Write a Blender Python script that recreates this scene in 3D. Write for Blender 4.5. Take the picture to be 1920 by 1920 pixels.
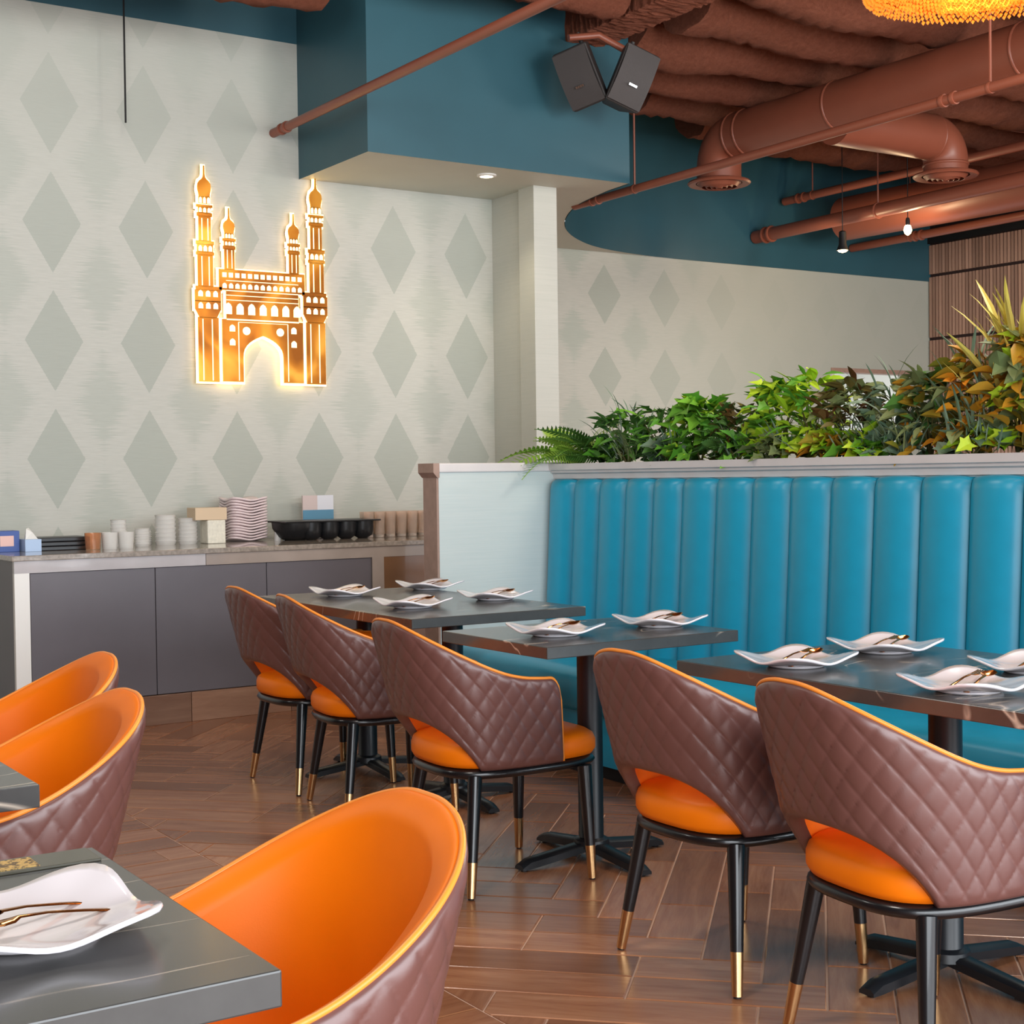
import bpy, math, random
from mathutils import Vector, Matrix
sc = bpy.context.scene
for o in list(bpy.data.objects): bpy.data.objects.remove(o, do_unlink=True)
rnd = random.Random(7)
PI = math.pi

# ---------------------------------------------------------------- camera
CAM_H = 1.28
yaw, pitch, roll = math.radians(33.3098), math.radians(1.40237), math.radians(-0.75924)
fw = Vector((math.sin(yaw)*math.cos(pitch), math.cos(yaw)*math.cos(pitch), -math.sin(pitch)))
rt0 = Vector((math.cos(yaw), -math.sin(yaw), 0)); up0 = rt0.cross(fw)
rt = rt0*math.cos(roll) + up0*math.sin(roll); up = -rt0*math.sin(roll) + up0*math.cos(roll)
cam_d = bpy.data.cameras.new('camera'); cam = bpy.data.objects.new('camera', cam_d)
sc.collection.objects.link(cam); sc.camera = cam
m = Matrix((rt, up, -fw)).transposed().to_4x4(); m.translation = Vector((0, 0, CAM_H))
cam.matrix_world = m
cam_d.sensor_fit = 'HORIZONTAL'; cam_d.sensor_width = 36.0; cam_d.lens = 36.0*2772.414/1920.0
cam_d.clip_start = 0.05; cam_d.clip_end = 100

# ---------------------------------------------------------------- view, world, lights
sc.view_settings.view_transform = 'Standard'; sc.view_settings.look = 'None'
sc.view_settings.gamma = 1.0; sc.view_settings.use_curve_mapping = False
sc.view_settings.exposure = 0.0
w = bpy.data.worlds.new('daylight'); sc.world = w; w.use_nodes = True
w.node_tree.nodes['Background'].inputs[0].default_value = (0.86, 0.93, 1.0, 1)
w.node_tree.nodes['Background'].inputs[1].default_value = 1.6
def area(name, loc, rot, sx, sy, power, col):
    l = bpy.data.lights.new(name, 'AREA'); l.shape = 'RECTANGLE'; l.size = sx; l.size_y = sy
    l.energy = power; l.color = col
    o = bpy.data.objects.new(name, l); o.location = loc; o.rotation_euler = rot
    sc.collection.objects.link(o); return o
def plight(name, loc, power, col, r=0.05, spot=None):
    l = bpy.data.lights.new(name, 'SPOT' if spot else 'POINT'); l.energy = power; l.color = col
    l.shadow_soft_size = r
    if spot: l.spot_size = math.radians(spot); l.spot_blend = 0.7
    o = bpy.data.objects.new(name, l); o.location = loc; sc.collection.objects.link(o); return o
# daylight through the glazed shop front behind the camera (faces +Y); the lights after it are added fill
area('shopfront_daylight', (2.5, -2.9, 1.9), (math.radians(90), 0, 0), 10.5, 3.2, 700, (0.90, 0.95, 1.0))
area('fill_area_right', (8.5, 3.5, 3.4), (0, 0, 0), 2.4, 2.4, 90, (1.0, 0.90, 0.80))  # unseen warm area light added as fill, no lamp body
plight('fill_light', (0.4, 2.4, 3.2), 120, (1.0, 0.93, 0.84), .35)  # soft point lights added out of view to fill room and ceiling, no fixtures
plight('fill_light', (2.0, 5.0, 3.75), 82, (1.0, 0.94, 0.86), .3)
plight('fill_light', (4.9, 3.4, 3.25), 135, (1.0, 0.90, 0.78), .35)
plight('fill_light', (-0.9, 5.6, 3.2), 55, (1.0, 0.95, 0.88), .35)
plight('fill_light', (8.6, 4.2, 3.0), 190, (1.0, 0.93, 0.84), .35)
area('fill_area_back', (8.0, 8.0, 2.9), (0, 0, 0), 1.2, 1.2, 30, (1.0, 0.93, 0.85))  # area light added as fill for the back of the room

# ---------------------------------------------------------------- tags and mesh helpers
def link(o): sc.collection.objects.link(o); return o
def tag(o, label, cat, group=None):
    o['label'] = label; o['category'] = cat
    if group: o['group'] = group
    return o
def thing(name, label, cat, loc=(0, 0, 0), rz=0, group=None):
    o = link(bpy.data.objects.new(name, None)); o.location = loc; o.rotation_euler = (0, 0, rz)
    o.empty_display_size = 0.05
    return tag(o, label, cat, group)
class MB:
    def __init__(s): s.v = []; s.f = []
    def add(s, vs, fs):
        n = len(s.v); s.v += [tuple(v) for v in vs]; s.f += [tuple(i+n for i in f) for f in fs]; return s
    def box(s, x0, x1, y0, y1, z0, z1):
        return s.add([(x0,y0,z0),(x1,y0,z0),(x1,y1,z0),(x0,y1,z0),(x0,y0,z1),(x1,y0,z1),(x1,y1,z1),(x0,y1,z1)],
              [(0,3,2,1),(4,5,6,7),(0,1,5,4),(1,2,6,5),(2,3,7,6),(3,0,4,7)])
    def prism(s, poly, a, b, axis='y'):
        # poly: 2D points; extruded from a to b along axis. axis y: (x,z) ; x: (y,z) ; z: (x,y)
        n = len(poly)
        def P(p, t):
            return (p[0], t, p[1]) if axis == 'y' else ((t, p[0], p[1]) if axis == 'x' else (p[0], p[1], t))
        vs = [P(p, a) for p in poly] + [P(p, b) for p in poly]
        fs = [tuple(range(n)), tuple(range(2*n-1, n-1, -1))] + [(i, i+n, (i+1) % n+n, (i+1) % n) for i in range(n)]
        return s.add(vs, fs)
    def tube(s, pts, r, seg=10, caps=True):
        pts = [Vector(p) for p in pts]; n = len(pts)
        rr = r if isinstance(r, (list, tuple)) else [r]*n
        vs = []; prev = None
        for i, p in enumerate(pts):
            d = (pts[min(i+1, n-1)] - pts[max(i-1, 0)]).normalized()
            if prev is None:
                a = Vector((0, 0, 1)) if abs(d.z) < .9 else Vector((1, 0, 0))
                u = d.cross(a).normalized()
            else:
                u = (prev - d*prev.dot(d)).normalized()
            prev = u; w_ = d.cross(u)
            for k in range(seg):
                t = 2*PI*k/seg
                vs.append(p + (u*math.cos(t)+w_*math.sin(t))*rr[i])
        fs = []
        for i in range(n-1):
            for k in range(seg):
                a = i*seg+k; b = i*seg+(k+1) % seg
                fs.append((a, b, b+seg, a+seg))
        if caps: fs += [tuple(range(seg-1, -1, -1)), tuple(range((n-1)*seg, n*seg))]
        return s.add(vs, fs)
    def lathe(s, prof, c=(0, 0, 0), seg=20, capb=True, capt=True, sx=1, sy=1):
        vs = []
        for r, z in prof:
            for k in range(seg):
                t = 2*PI*k/seg; vs.append((c[0]+r*sx*math.cos(t), c[1]+r*sy*math.sin(t), c[2]+z))
        n = len(prof); fs = []
        for i in range(n-1):
            for k in range(seg):
                a = i*seg+k; b = i*seg+(k+1) % seg; fs.append((a, b, b+seg, a+seg))
        if capb: fs.append(tuple(range(seg-1, -1, -1)))
        if capt: fs.append(tuple(range((n-1)*seg, n*seg)))
        return s.add(vs, fs)
    def grid(s, rows, closed=False):
        n = len(rows[0]); vs = [p for r in rows for p in r]; fs = []
        for i in range(len(rows)-1):
            for k in range(n if closed else n-1):
                a = i*n+k; b = i*n+(k+1) % n; fs.append((a, b, b+n, a+n))
        return s.add(vs, fs)
    def mesh(s, name, mat, smooth=None):
        me = bpy.data.meshes.new(name); me.from_pydata(s.v, [], s.f); me.validate()
        import bmesh
        bm = bmesh.new(); bm.from_mesh(me); bmesh.ops.recalc_face_normals(bm, faces=bm.faces); bm.to_mesh(me); bm.free()
        if mat: me.materials.append(mat)
        if smooth is not None:
            for p in me.polygons: p.use_smooth = True
            if smooth < 180: me.set_sharp_from_angle(angle=math.radians(smooth))
        me.update(); return me
    def obj(s, name, mat, parent=None, smooth=None, bevel=0, kind=None, loc=None):
        o = link(bpy.data.objects.new(name, s.mesh(name, mat, smooth)))
        if parent: o.parent = parent
        if loc: o.location = loc
        if kind: o['kind'] = kind
        if bevel: 
            b = o.modifiers.new('bevel', 'BEVEL'); b.width = bevel; b.segments = 2; b.limit_method = 'ANGLE'
            b.harden_normals = False
        return o
def box(name, mat, x0, x1, y0, y1, z0, z1, parent=None, bevel=0, kind=None):
    return MB().box(x0, x1, y0, y1, z0, z1).obj(name, mat, parent, bevel=bevel, kind=kind)
def copy_tree(o, parent=None):
    c = o.copy(); sc.collection.objects.link(c)
    if parent: c.parent = parent
    for ch in kids.get(o.name, []): 
        copy_tree(ch, c)
    return c
kids = {}
def index_children():
    kids.clear()
    for o in bpy.data.objects:
        if o.parent: kids.setdefault(o.parent.name, []).append(o)

# ---------------------------------------------------------------- materials
def lin(c):
    return tuple(((v/255)/12.92 if v/255 <= .04045 else ((v/255+.055)/1.055)**2.4) for v in c)
class NT:
    def __init__(s, name):
        s.m = bpy.data.materials.new(name); s.m.use_nodes = True; s.t = s.m.node_tree
        s.b = s.t.nodes['Principled BSDF']
    def n(s, typ, **kw):
        nd = s.t.nodes.new(typ)
        for k, v in kw.items():
            if k.startswith('i_'):
                key = k[2:]; key = int(key) if key.isdigit() else key
                s.setin(nd.inputs[key], v)
            else: setattr(nd, k, v)
        return nd
    def setin(s, sock, v):
        if isinstance(v, bpy.types.NodeSocket): s.t.links.new(v, sock)
        else: sock.default_value = v
    def math(s, op, a, b=None, c=None):
        nd = s.t.nodes.new('ShaderNodeMath'); nd.operation = op
        for i, v in enumerate((a, b, c)):
            if v is not None: s.setin(nd.inputs[i], v)
        return nd.outputs[0]
    def mix(s, f, a, b):
        nd = s.t.nodes.new('ShaderNodeMix'); nd.data_type = 'RGBA'
        s.setin(nd.inputs[0], f)
        for k, v in ((6, a), (7, b)):
            if isinstance(v, bpy.types.NodeSocket): s.t.links.new(v, nd.inputs[k])
            else: nd.inputs[k].default_value = (*v, 1)
        return nd.outputs[2]
    def ramp(s, f, stops, interp='LINEAR'):
        nd = s.t.nodes.new('ShaderNodeValToRGB'); nd.color_ramp.interpolation = interp
        e = nd.color_ramp.elements
        while len(e) < len(stops): e.new(.5)
        for k, (p, c) in enumerate(stops):
            e[k].position = p; e[k].color = (*c, 1) if len(c) == 3 else c
        s.setin(nd.inputs[0], f); return nd.outputs[0]
    def coord(s, kind='Object', scale=(1, 1, 1), rot=(0, 0, 0)):
        tc = s.n('ShaderNodeTexCoord'); mp = s.n('ShaderNodeMapping')
        mp.inputs['Scale'].default_value = scale; mp.inputs['Rotation'].default_value = rot
        s.t.links.new(tc.outputs[kind], mp.inputs[0]); return mp.outputs[0]
    def noise(s, vec, scale, detail=3, rough=.5, dist=0):
        nd = s.n('ShaderNodeTexNoise'); s.t.links.new(vec, nd.inputs['Vector'])
        nd.inputs['Scale'].default_value = scale; nd.inputs['Detail'].default_value = detail
        nd.inputs['Roughness'].default_value = rough; nd.inputs['Distortion'].default_value = dist
        return nd.outputs[0]
    def bump(s, h, strength=.3, dist=.01):
        nd = s.n('ShaderNodeBump'); nd.inputs['Strength'].default_value = strength; nd.inputs['Distance'].default_value = dist
        s.t.links.new(h, nd.inputs['Height']); s.t.links.new(nd.outputs[0], s.b.inputs['Normal'])
    def base(s, v):
        if isinstance(v, bpy.types.NodeSocket): s.t.links.new(v, s.b.inputs['Base Color'])
        else: s.b.inputs['Base Color'].default_value = (*v, 1)
    def set(s, **kw):
        for k, v in kw.items():
            s.setin(s.b.inputs[{'rough': 'Roughness', 'metal': 'Metallic', 'coat': 'Coat Weight', 'coatr': 'Coat Roughness',
              'spec': 'Specular IOR Level', 'trans': 'Transmission Weight', 'ior': 'IOR', 'alpha': 'Alpha', 'sss': 'Subsurface Weight',
              'sheen': 'Sheen Weight', 'est': 'Emission Strength'}[k]], v)
        return s
def simple(name, rgb, rough=.5, var=0.0, vs=8, bump=0, bs=60, **kw):
    t = NT(name); c = lin(rgb)
    v = t.coord()
    if var: 
        n = t.noise(v, vs, 4)
        t.base(t.ramp(n, [(.3, tuple(x*(1-var) for x in c)), (.7, tuple(min(1, x*(1+var)) for x in c))]))
    else: t.base(c)
    if bump: t.bump(t.noise(v, bs, 3), bump, .003)
    t.set(rough=rough, **kw); return t.m
def emit(name, rgb, strength):
    t = NT(name); t.base((0, 0, 0)); t.b.inputs['Emission Color'].default_value = (*rgb, 1)
    t.set(est=strength, rough=.5); return t.m

def wallpaper(name, dx, dz, ox, oz, hw, hh, axis='X', c_dia=(172, 177, 168), c_lite=(198, 198, 190), c_mid=(183, 187, 178), fade=0.0):
    t = NT(name); tc = t.n('ShaderNodeTexCoord'); sx = t.n('ShaderNodeSeparateXYZ')
    t.t.links.new(tc.outputs['Object'], sx.inputs[0])
    X = sx.outputs[axis]; Z = sx.outputs['Z']
    mp = t.n('ShaderNodeMapping'); mp.inputs['Scale'].default_value = (1.3, 1.3, 170)
    t.t.links.new(tc.outputs['Object'], mp.inputs[0])
    thread = t.noise(mp.outputs[0], 1.0, 2, .6)          # horizontal threads
    mp2 = t.n('ShaderNodeMapping'); mp2.inputs['Scale'].default_value = (9, 9, 170)
    t.t.links.new(tc.outputs['Object'], mp2.inputs[0])
    fine = t.noise(mp2.outputs[0], 1.0, 2, .6)
    def dia(ox_, oz_):
        u = t.math('PINGPONG', t.math('SUBTRACT', X, ox_), dx/2)
        v = t.math('PINGPONG', t.math('SUBTRACT', Z, oz_), dz/2)
        return t.math('ADD', t.math('DIVIDE', u, hw), t.math('DIVIDE', v, hh))
    d1 = dia(ox, oz); d2 = dia(ox+dx/2, oz+dz/2)
    j1 = t.math('ADD', d1, t.math('MULTIPLY', t.math('SUBTRACT', thread, .5), .10))
    j2 = t.math('ADD', d2, t.math('MULTIPLY', t.math('SUBTRACT', thread, .5), 2.3))
    k1 = t.math('LESS_THAN', j1, 1.0)
    m2 = t.n('ShaderNodeMapRange'); m2.interpolation_type = 'SMOOTHSTEP'
    t.t.links.new(j2, m2.inputs[0]); m2.inputs[1].default_value = .80; m2.inputs[2].default_value = 1.0
    base = t.mix(m2.outputs[0], lin(c_mid), lin(c_lite))
    base = t.mix(k1, base, lin(c_dia))
    base = t.mix(t.math('MULTIPLY', t.math('SUBTRACT', fine, .35), .85), base, lin(tuple(v-26 for v in c_mid)))
    if fade:                                            # reflection wash-out painted into the colour: pattern pales along one axis
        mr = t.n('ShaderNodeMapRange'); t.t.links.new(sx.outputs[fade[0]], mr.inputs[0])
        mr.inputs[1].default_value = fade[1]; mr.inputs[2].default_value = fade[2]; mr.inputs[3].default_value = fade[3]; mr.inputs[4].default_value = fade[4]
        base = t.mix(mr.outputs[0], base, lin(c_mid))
    t.base(base); t.set(rough=.62, spec=.35); t.bump(fine, .25, .002)
    return t.m
k = 1.0453                                              # distance scale of the back of the room
def K(x=None, y=None, z=None):
    r = []
    if x is not None: r.append(x*k)
    if y is not None: r.append(y*k)
    if z is not None: r.append(CAM_H+(z-CAM_H)*k)
    return r[0] if len(r) == 1 else tuple(r)
MAT = {}
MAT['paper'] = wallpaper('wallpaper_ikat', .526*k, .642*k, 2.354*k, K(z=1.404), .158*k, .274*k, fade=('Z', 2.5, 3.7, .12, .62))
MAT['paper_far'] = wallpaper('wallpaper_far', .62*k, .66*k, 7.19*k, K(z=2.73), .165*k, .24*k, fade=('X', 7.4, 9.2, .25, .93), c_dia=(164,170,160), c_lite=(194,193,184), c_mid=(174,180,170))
def plainpaper(name, c1, c2):
    t = NT(name); v = t.coord('Object', (3, 3, 130)); n = t.noise(v, 1, 3, .6)
    t.base(t.mix(n, lin(c1), lin(c2))); t.set(rough=.6, spec=.35); t.bump(n, .2, .002); return t.m
MAT['paper_plain'] = plainpaper('wallpaper_plain', (184, 188, 179), (200, 201, 193))
MAT['paper_partition'] = plainpaper('wallpaper_partition', (186, 200, 199), (205, 212, 209))
MAT['teal'] = simple('paint_teal', (45, 88, 101), .42, .05, 3, .08, 200)
MAT['soffit'] = simple('paint_soffit', (196, 198, 186), .55, .03, 3)
MAT['rust'] = simple('ceiling_paint', (142, 82, 62), .55, .08, 5)
MAT['rust_dark'] = simple('ceiling_deck_paint', (60, 32, 26), .8, .2, 4)
def spray():
    t = NT('sprayed_foam'); v = t.coord(); n = t.noise(v, 26, 8, .8); n2 = t.noise(v, 6, 3)
    t.base(t.mix(n, lin((112, 60, 44)), lin((206, 128, 100)))); t.set(rough=.9, spec=.2)
    t.bump(t.math('ADD', n, t.math('MULTIPLY', n2, .8)), 1.0, .09); return t.m
MAT['spray'] = spray()
def wood(name, c1, c2, rough=.3, scale=1.0, coat=.25, axis=0):
    t = NT(name); oi = t.n('ShaderNodeObjectInfo'); tc = t.n('ShaderNodeTexCoord')
    vm = t.n('ShaderNodeVectorMath'); vm.operation = 'ADD'
    cb = t.n('ShaderNodeCombineXYZ')
    for i in range(3): t.t.links.new(t.math('MULTIPLY', oi.outputs['Random'], 37.0+11*i), cb.inputs[i])
    t.t.links.new(tc.outputs['Object'], vm.inputs[0]); t.t.links.new(cb.outputs[0], vm.inputs[1])
    mp = t.n('ShaderNodeMapping'); sc_ = [14.0, 14.0, 14.0]; sc_[axis] = 1.6
    mp.inputs['Scale'].default_value = tuple(x*scale for x in sc_); t.t.links.new(vm.outputs[0], mp.inputs[0])
    n = t.noise(mp.outputs[0], 1.6, 6, .65, .6); n2 = t.noise(mp.outputs[0], 9, 3, .6)
    col = t.ramp(n, [(.25, lin(c1)), (.75, lin(c2))])
    dk = t.math('MULTIPLY', oi.outputs['Random'], .62)
    col = t.mix(dk, col, tuple(x*.42 for x in lin(c1)))
    col = t.mix(t.math('MULTIPLY', n2, .25), col, lin(tuple(v*.7 for v in c1)))
    t.base(col); t.set(rough=rough, coat=coat, coatr=.22, spec=.5)
    t.bump(n2, .06, .003); return t.m
MAT['plank'] = wood('floor_plank_wood', (154, 92, 58), (212, 154, 114), .27, 1.0, .35, 0)
MAT['grout'] = simple('grout', (214, 180, 158), .8)
MAT['kick'] = wood('kick_plank', (132, 92, 70), (168, 130, 104), .35, .8, .1, 0)
MAT['trim_wood'] = simple('trim_wood', (160, 132, 118), .5, .1, 20)
MAT['white_trim'] = simple('white_moulding', (214, 208, 206), .4, .04, 9)
def marble():
    t = NT('table_marble'); v = t.coord('Object', (1, 1, 1)); oi = t.n('ShaderNodeObjectInfo')
    cb = t.n('ShaderNodeVectorMath'); cb.operation = 'ADD'; c2 = t.n('ShaderNodeCombineXYZ')
    t.t.links.new(t.math('MULTIPLY', oi.outputs['Random'], 20), c2.inputs[0]); t.t.links.new(v, cb.inputs[0]); t.t.links.new(c2.outputs[0], cb.inputs[1])
    mp = t.n('ShaderNodeMapping'); mp.inputs['Rotation'].default_value = (.3, .4, .85); mp.inputs['Scale'].default_value = (.55, 2.0, 1.5)
    t.t.links.new(cb.outputs[0], mp.inputs[0])
    n = t.noise(mp.outputs[0], 2.7, 2, .45, .35)
    vein = t.math('ABSOLUTE', t.math('SUBTRACT', n, .5))
    vf = t.ramp(vein, [(0, (.9, .9, .9)), (.004, (.35, .35, .35)), (.008, (0, 0, 0))])
    brk = t.ramp(t.noise(cb.outputs[0], 4, 2), [(.44, (0, 0, 0)), (.56, (1, 1, 1))])
    cl = t.noise(cb.outputs[0], 5, 5, .7)
    base = t.mix(cl, lin((46, 46, 46)), lin((78, 78, 76)))
    base = t.mix(t.math('MULTIPLY', vf, brk), base, lin((205, 190, 172)))
    t.base(base); t.set(rough=.26, spec=.6, coat=.25, coatr=.12); return t.m
MAT['marble'] = marble()
def leather(name, rgb, rough, bs=420, coat=0.0, spec=.5):
    t = NT(name); v = t.coord(); n = t.noise(v, bs, 2); n2 = t.noise(v, 9, 2)
    c = lin(rgb); t.base(t.mix(n2, tuple(x*.9 for x in c), tuple(min(1, x*1.08) for x in c)))
    t.set(rough=rough, spec=spec, coat=coat, coatr=.3); t.bump(n, .10, .001); return t.m
MAT['brown'] = leather('quilted_brown_leather', (108, 70, 64), .40, coat=.45)
MAT['orange'] = leather('orange_leather', (252, 124, 0), .48, coat=.0, spec=.3)
MAT['piping'] = leather('orange_piping', (250, 148, 52), .4)
MAT['turq'] = leather('turquoise_leather', (12, 150, 184), .38, coat=.18)
MAT['blackm'] = simple('black_metal', (17, 17, 20), .28, coat=.3)
MAT['blackp'] = simple('black_powder_metal', (24, 26, 30), .38)
MAT['brass'] = simple('brass', (214, 172, 122), .27, metal=1.0)
MAT['gold'] = simple('gold_cutlery', (206, 140, 72), .18, metal=1.0)
MAT['china'] = simple('white_china', (238, 232, 236), .12, coat=.6, coatr=.05)
MAT['steel'] = simple('steel', (190, 190, 190), .25, metal=1.0)
MAT['duct'] = simple('duct_paint', (136, 76, 57), .42, .05, 4)
MAT['speaker'] = simple('speaker_plastic', (44, 41, 41), .55, 0, 8, .3, 500)
MAT['speaker_mesh'] = simple('speaker_grille', (62, 58, 58), .5, 0, 8, .6, 700)
MAT['granite'] = simple('counter_granite', (150, 140, 130), .15, .25, 60, coat=.5)
MAT['counter_band'] = simple('counter_marble_band', (158, 146, 138), .14, .12, 4, coat=.5)
MAT['cab'] = simple('cabinet_grey', (98, 94, 100), .34, .07, 3, .05, 30)
MAT['cab_glossy'] = simple('cabinet_glossy_brown', (120, 84, 56), .12, .25, 3, coat=.6)
MAT['white'] = simple('white_paint', (236, 236, 232), .5)
MAT['glass'] = simple('clear_glass', (252, 238, 226), .12, trans=.82, ior=1.25)
MAT['plastic'] = simple('translucent_plastic', (240, 238, 234), .3, trans=.45, ior=1.2)
MAT['slat'] = wood('slat_wood', (176, 138, 118), (196, 160, 140), .5, .7, 0, 2)
MAT['slat_back'] = simple('slat_backing', (40, 22, 20), .8)
MAT['black'] = simple('matt_black', (14, 14, 16), .6)
MAT['dark'] = simple('dark_grey_wall', (60, 52, 50), .6)

def struct(o): o['kind'] = 'structure'; return o
# ---------------------------------------------------------------- room shell
YW = 8.45; ZS = K(z=3.065); YS = 7.21*k; XS0 = 3.828*k; XS1 = 5.631*k; XR = 5.187*k; YF = 9.547*k; XW = 11.03*k; ZB = K(z=3.86); ZC = 4.62
# floor: substrate (grout) and herringbone planks
fl = struct(box('floor', MAT['grout'], -3.4, XW, -3.2, YF, -.05, -.0035))
def proj(p):
    d = Vector(p)-Vector((0, 0, CAM_H)); z = d.dot(fw)
    if z < .3: return None
    return (960+2772.4*d.dot(rt)/z, 960-2772.4*d.dot(up)/z, z)
pw = .1617; XB = 1.858; r2 = math.sqrt(2)
p0 = 4.036*.9624; q0 = -.322*.9624                      # a corner of the zigzag, measured on the floor
planks = []
def clip_poly(poly, x0):                                # keep x > x0
    out = []
    for i in range(len(poly)):
        a, b = poly[i], poly[(i+1) % len(poly)]
        if a[0] >= x0: out.append(a)
        if (a[0]-x0)*(b[0]-x0) < 0:
            t = (x0-a[0])/(b[0]-a[0]); out.append((x0, a[1]+(b[1]-a[1])*t))
    return out
def pq(p, q): return ((p+q)/r2, (p-q)/r2)               # p=(x+y)/r2, q=(x-y)/r2
def addplank(P0, P1, Q0, Q1, horiz):
    g = .0028
    poly = [pq(P0+g, Q0+g), pq(P1-g, Q0+g), pq(P1-g, Q1-g), pq(P0+g, Q1-g)]
    poly = clip_poly(poly, XB+.002)
    if len(poly) < 3: return
    cx = sum(a[0] for a in poly)/len(poly); cy = sum(a[1] for a in poly)/len(poly)
    if cx > XW or cy > YF-.1: return
    planks.append((poly, cx, cy, -PI/4 if horiz else PI/4))
n = 6
for i in range(-45, 30):                                # columns along q
    for kk in range(-4, 8):
        j0 = -i-1+2*n*kk                                # lowest row of the run of this column
        P = p0 + (j0+1-0)*pw; Q = q0 + i*pw
        cut = 2 if i % 3 == 2 else 4
        addplank(P, P+cut*pw, Q, Q+pw, False); addplank(P+cut*pw, P+n*pw, Q, Q+pw, False)
for j in range(-30, 70):
    for kk in range(-6, 7):
        # cells i with (i+j) mod 2n in [n,2n)  -> horizontal
        i0 = -j-1+n+2*n*kk
        P = p0 + (j+1)*pw; Q = q0 + i0*pw
        cut = 4 if j % 2 == 0 else 3
        addplank(P, P+pw, Q, Q+cut*pw, True); addplank(P, P+pw, Q+cut*pw, Q+n*pw, True)
# straight courses beyond the border
row = 0
y = -1.2
while y < YF-.1:
    off = (row*.37) % .97
    x = XB-.004-off
    edges = [XB-.002]
    while x > -3.4: edges.append(x); x -= .97
    for a, b in zip(edges[1:], edges[:-1]):
        poly = [(a+.002, y+.002), (b-.002, y+.002), (b-.002, y+pw-.002), (a+.002, y+pw-.002)]
        planks.append((poly, (a+b)/2, y+pw/2, 0))
    y += pw; row += 1
vis = []
for pl in planks:
    s_ = proj((pl[1], pl[2], 0))
    if s_ and -160 < s_[0] < 2080 and 900 < s_[1] < 2080 and pl[2] < 7.5 and not (pl[1] > 3.75 and pl[2] < 6.1): vis.append((s_[2], pl))
vis.sort(key=lambda a: a[0])
def plank_mb(poly, ang, cx, cy, top):
    # local coordinates: x along the board
    c, s_ = math.cos(-ang), math.sin(-ang); mb = MB()
    loc = [((a-cx)*c-(b-cy)*s_, (a-cx)*s_+(b-cy)*c) for a, b in poly]
    mx = sum(a for a, b in loc)/len(loc); my = sum(b for a, b in loc)/len(loc)
    ins = [(mx+(a-mx)*(1-.0025/max(.02, abs(a-mx))), my+(b-my)*(1-.0025/max(.02, abs(b-my)))) for a, b in loc]
    m_ = len(loc)
    vs = [(a, b, -.012) for a, b in loc]+[(a, b, top-.0012) for a, b in loc]+[(a, b, top) for a, b in ins]
    fs = [tuple(range(2*m_, 3*m_))]+[(i, (i+1) % m_, (i+1) % m_+m_, i+m_) for i in range(m_)]+[(i+m_, (i+1) % m_+m_, (i+1) % m_+2*m_, i+2*m_) for i in range(m_)]
    mb.add(vs, fs); return mb
for _, (poly, cx, cy, ang) in vis[:296]:
    o = plank_mb(poly, ang, cx, cy, rnd.uniform(-.0004, .0004)).obj('floor_plank', MAT['plank'], fl)
    o.location = (cx, cy, 0); o.rotation_euler = (0, 0, ang)
done = set(id(v[1]) for v in vis[:296]); mbs = MB()
for pl in planks:
    if id(pl) in done: continue
    poly = pl[0]; m_ = len(poly)
    mbs.add([(a, b, -.012) for a, b in poly]+[(a, b, 0) for a, b in poly], [tuple(range(m_, 2*m_))]+[(i, (i+1) % m_, (i+1) % m_+m_, i+m_) for i in range(m_)])
mbs.obj('floor_planks_distant', MAT['plank'], fl, kind='stuff')

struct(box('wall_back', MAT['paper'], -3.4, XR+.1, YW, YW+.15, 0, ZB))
struct(box('trim_1', MAT['teal'], -3.4, XS0, YW-.002, YW+.15, ZB, ZC)); bpy.data.objects['trim_1']['label'] = 'teal painted band above the wallpaper'
struct(box('wall_recess', MAT['paper_plain'], XR, XR+.12, 7.98, YW, 0, ZS))
# far wall with a doorway opening
DX0, DX1, DZ = 9.751*k, 10.72*k, K(z=2.185)
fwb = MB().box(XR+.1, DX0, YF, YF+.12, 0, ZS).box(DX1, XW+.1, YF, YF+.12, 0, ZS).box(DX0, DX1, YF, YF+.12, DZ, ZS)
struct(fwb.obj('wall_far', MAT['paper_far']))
dr = struct(box('door_1', MAT['white'], DX0-.3, DX1+.9, YF+1.5, YF+1.55, 0, 2.8)); dr['label'] = 'bright white room seen through the opening in the far wall'
box('door_head', MAT['trim_wood'], DX0-.03, DX1+.03, YF-.012, YF+.13, DZ-.01, DZ+.03, dr)
box('door_jamb', MAT['white_trim'], DX0-.03, DX0+.01, YF-.008, YF+.13, 0, DZ, dr)
kb = MB().box(DX0-.35, DX1+.95, YF+.12, YF+1.6, 2.8, 2.9).box(DX0-.4, DX0-.3, YF+.12, YF+1.6, 0, 2.8).box(DX1+.9, DX1+1.0, YF+.12, YF+1.6, 0, 2.8)
kb.obj('door_room_shell', MAT['white'], dr)
area('kitchen_lamp', ((DX0+DX1)/2, YF+.9, 2.6), (0, 0, 0), .9, .6, 13, (1, .98, .95))
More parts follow.
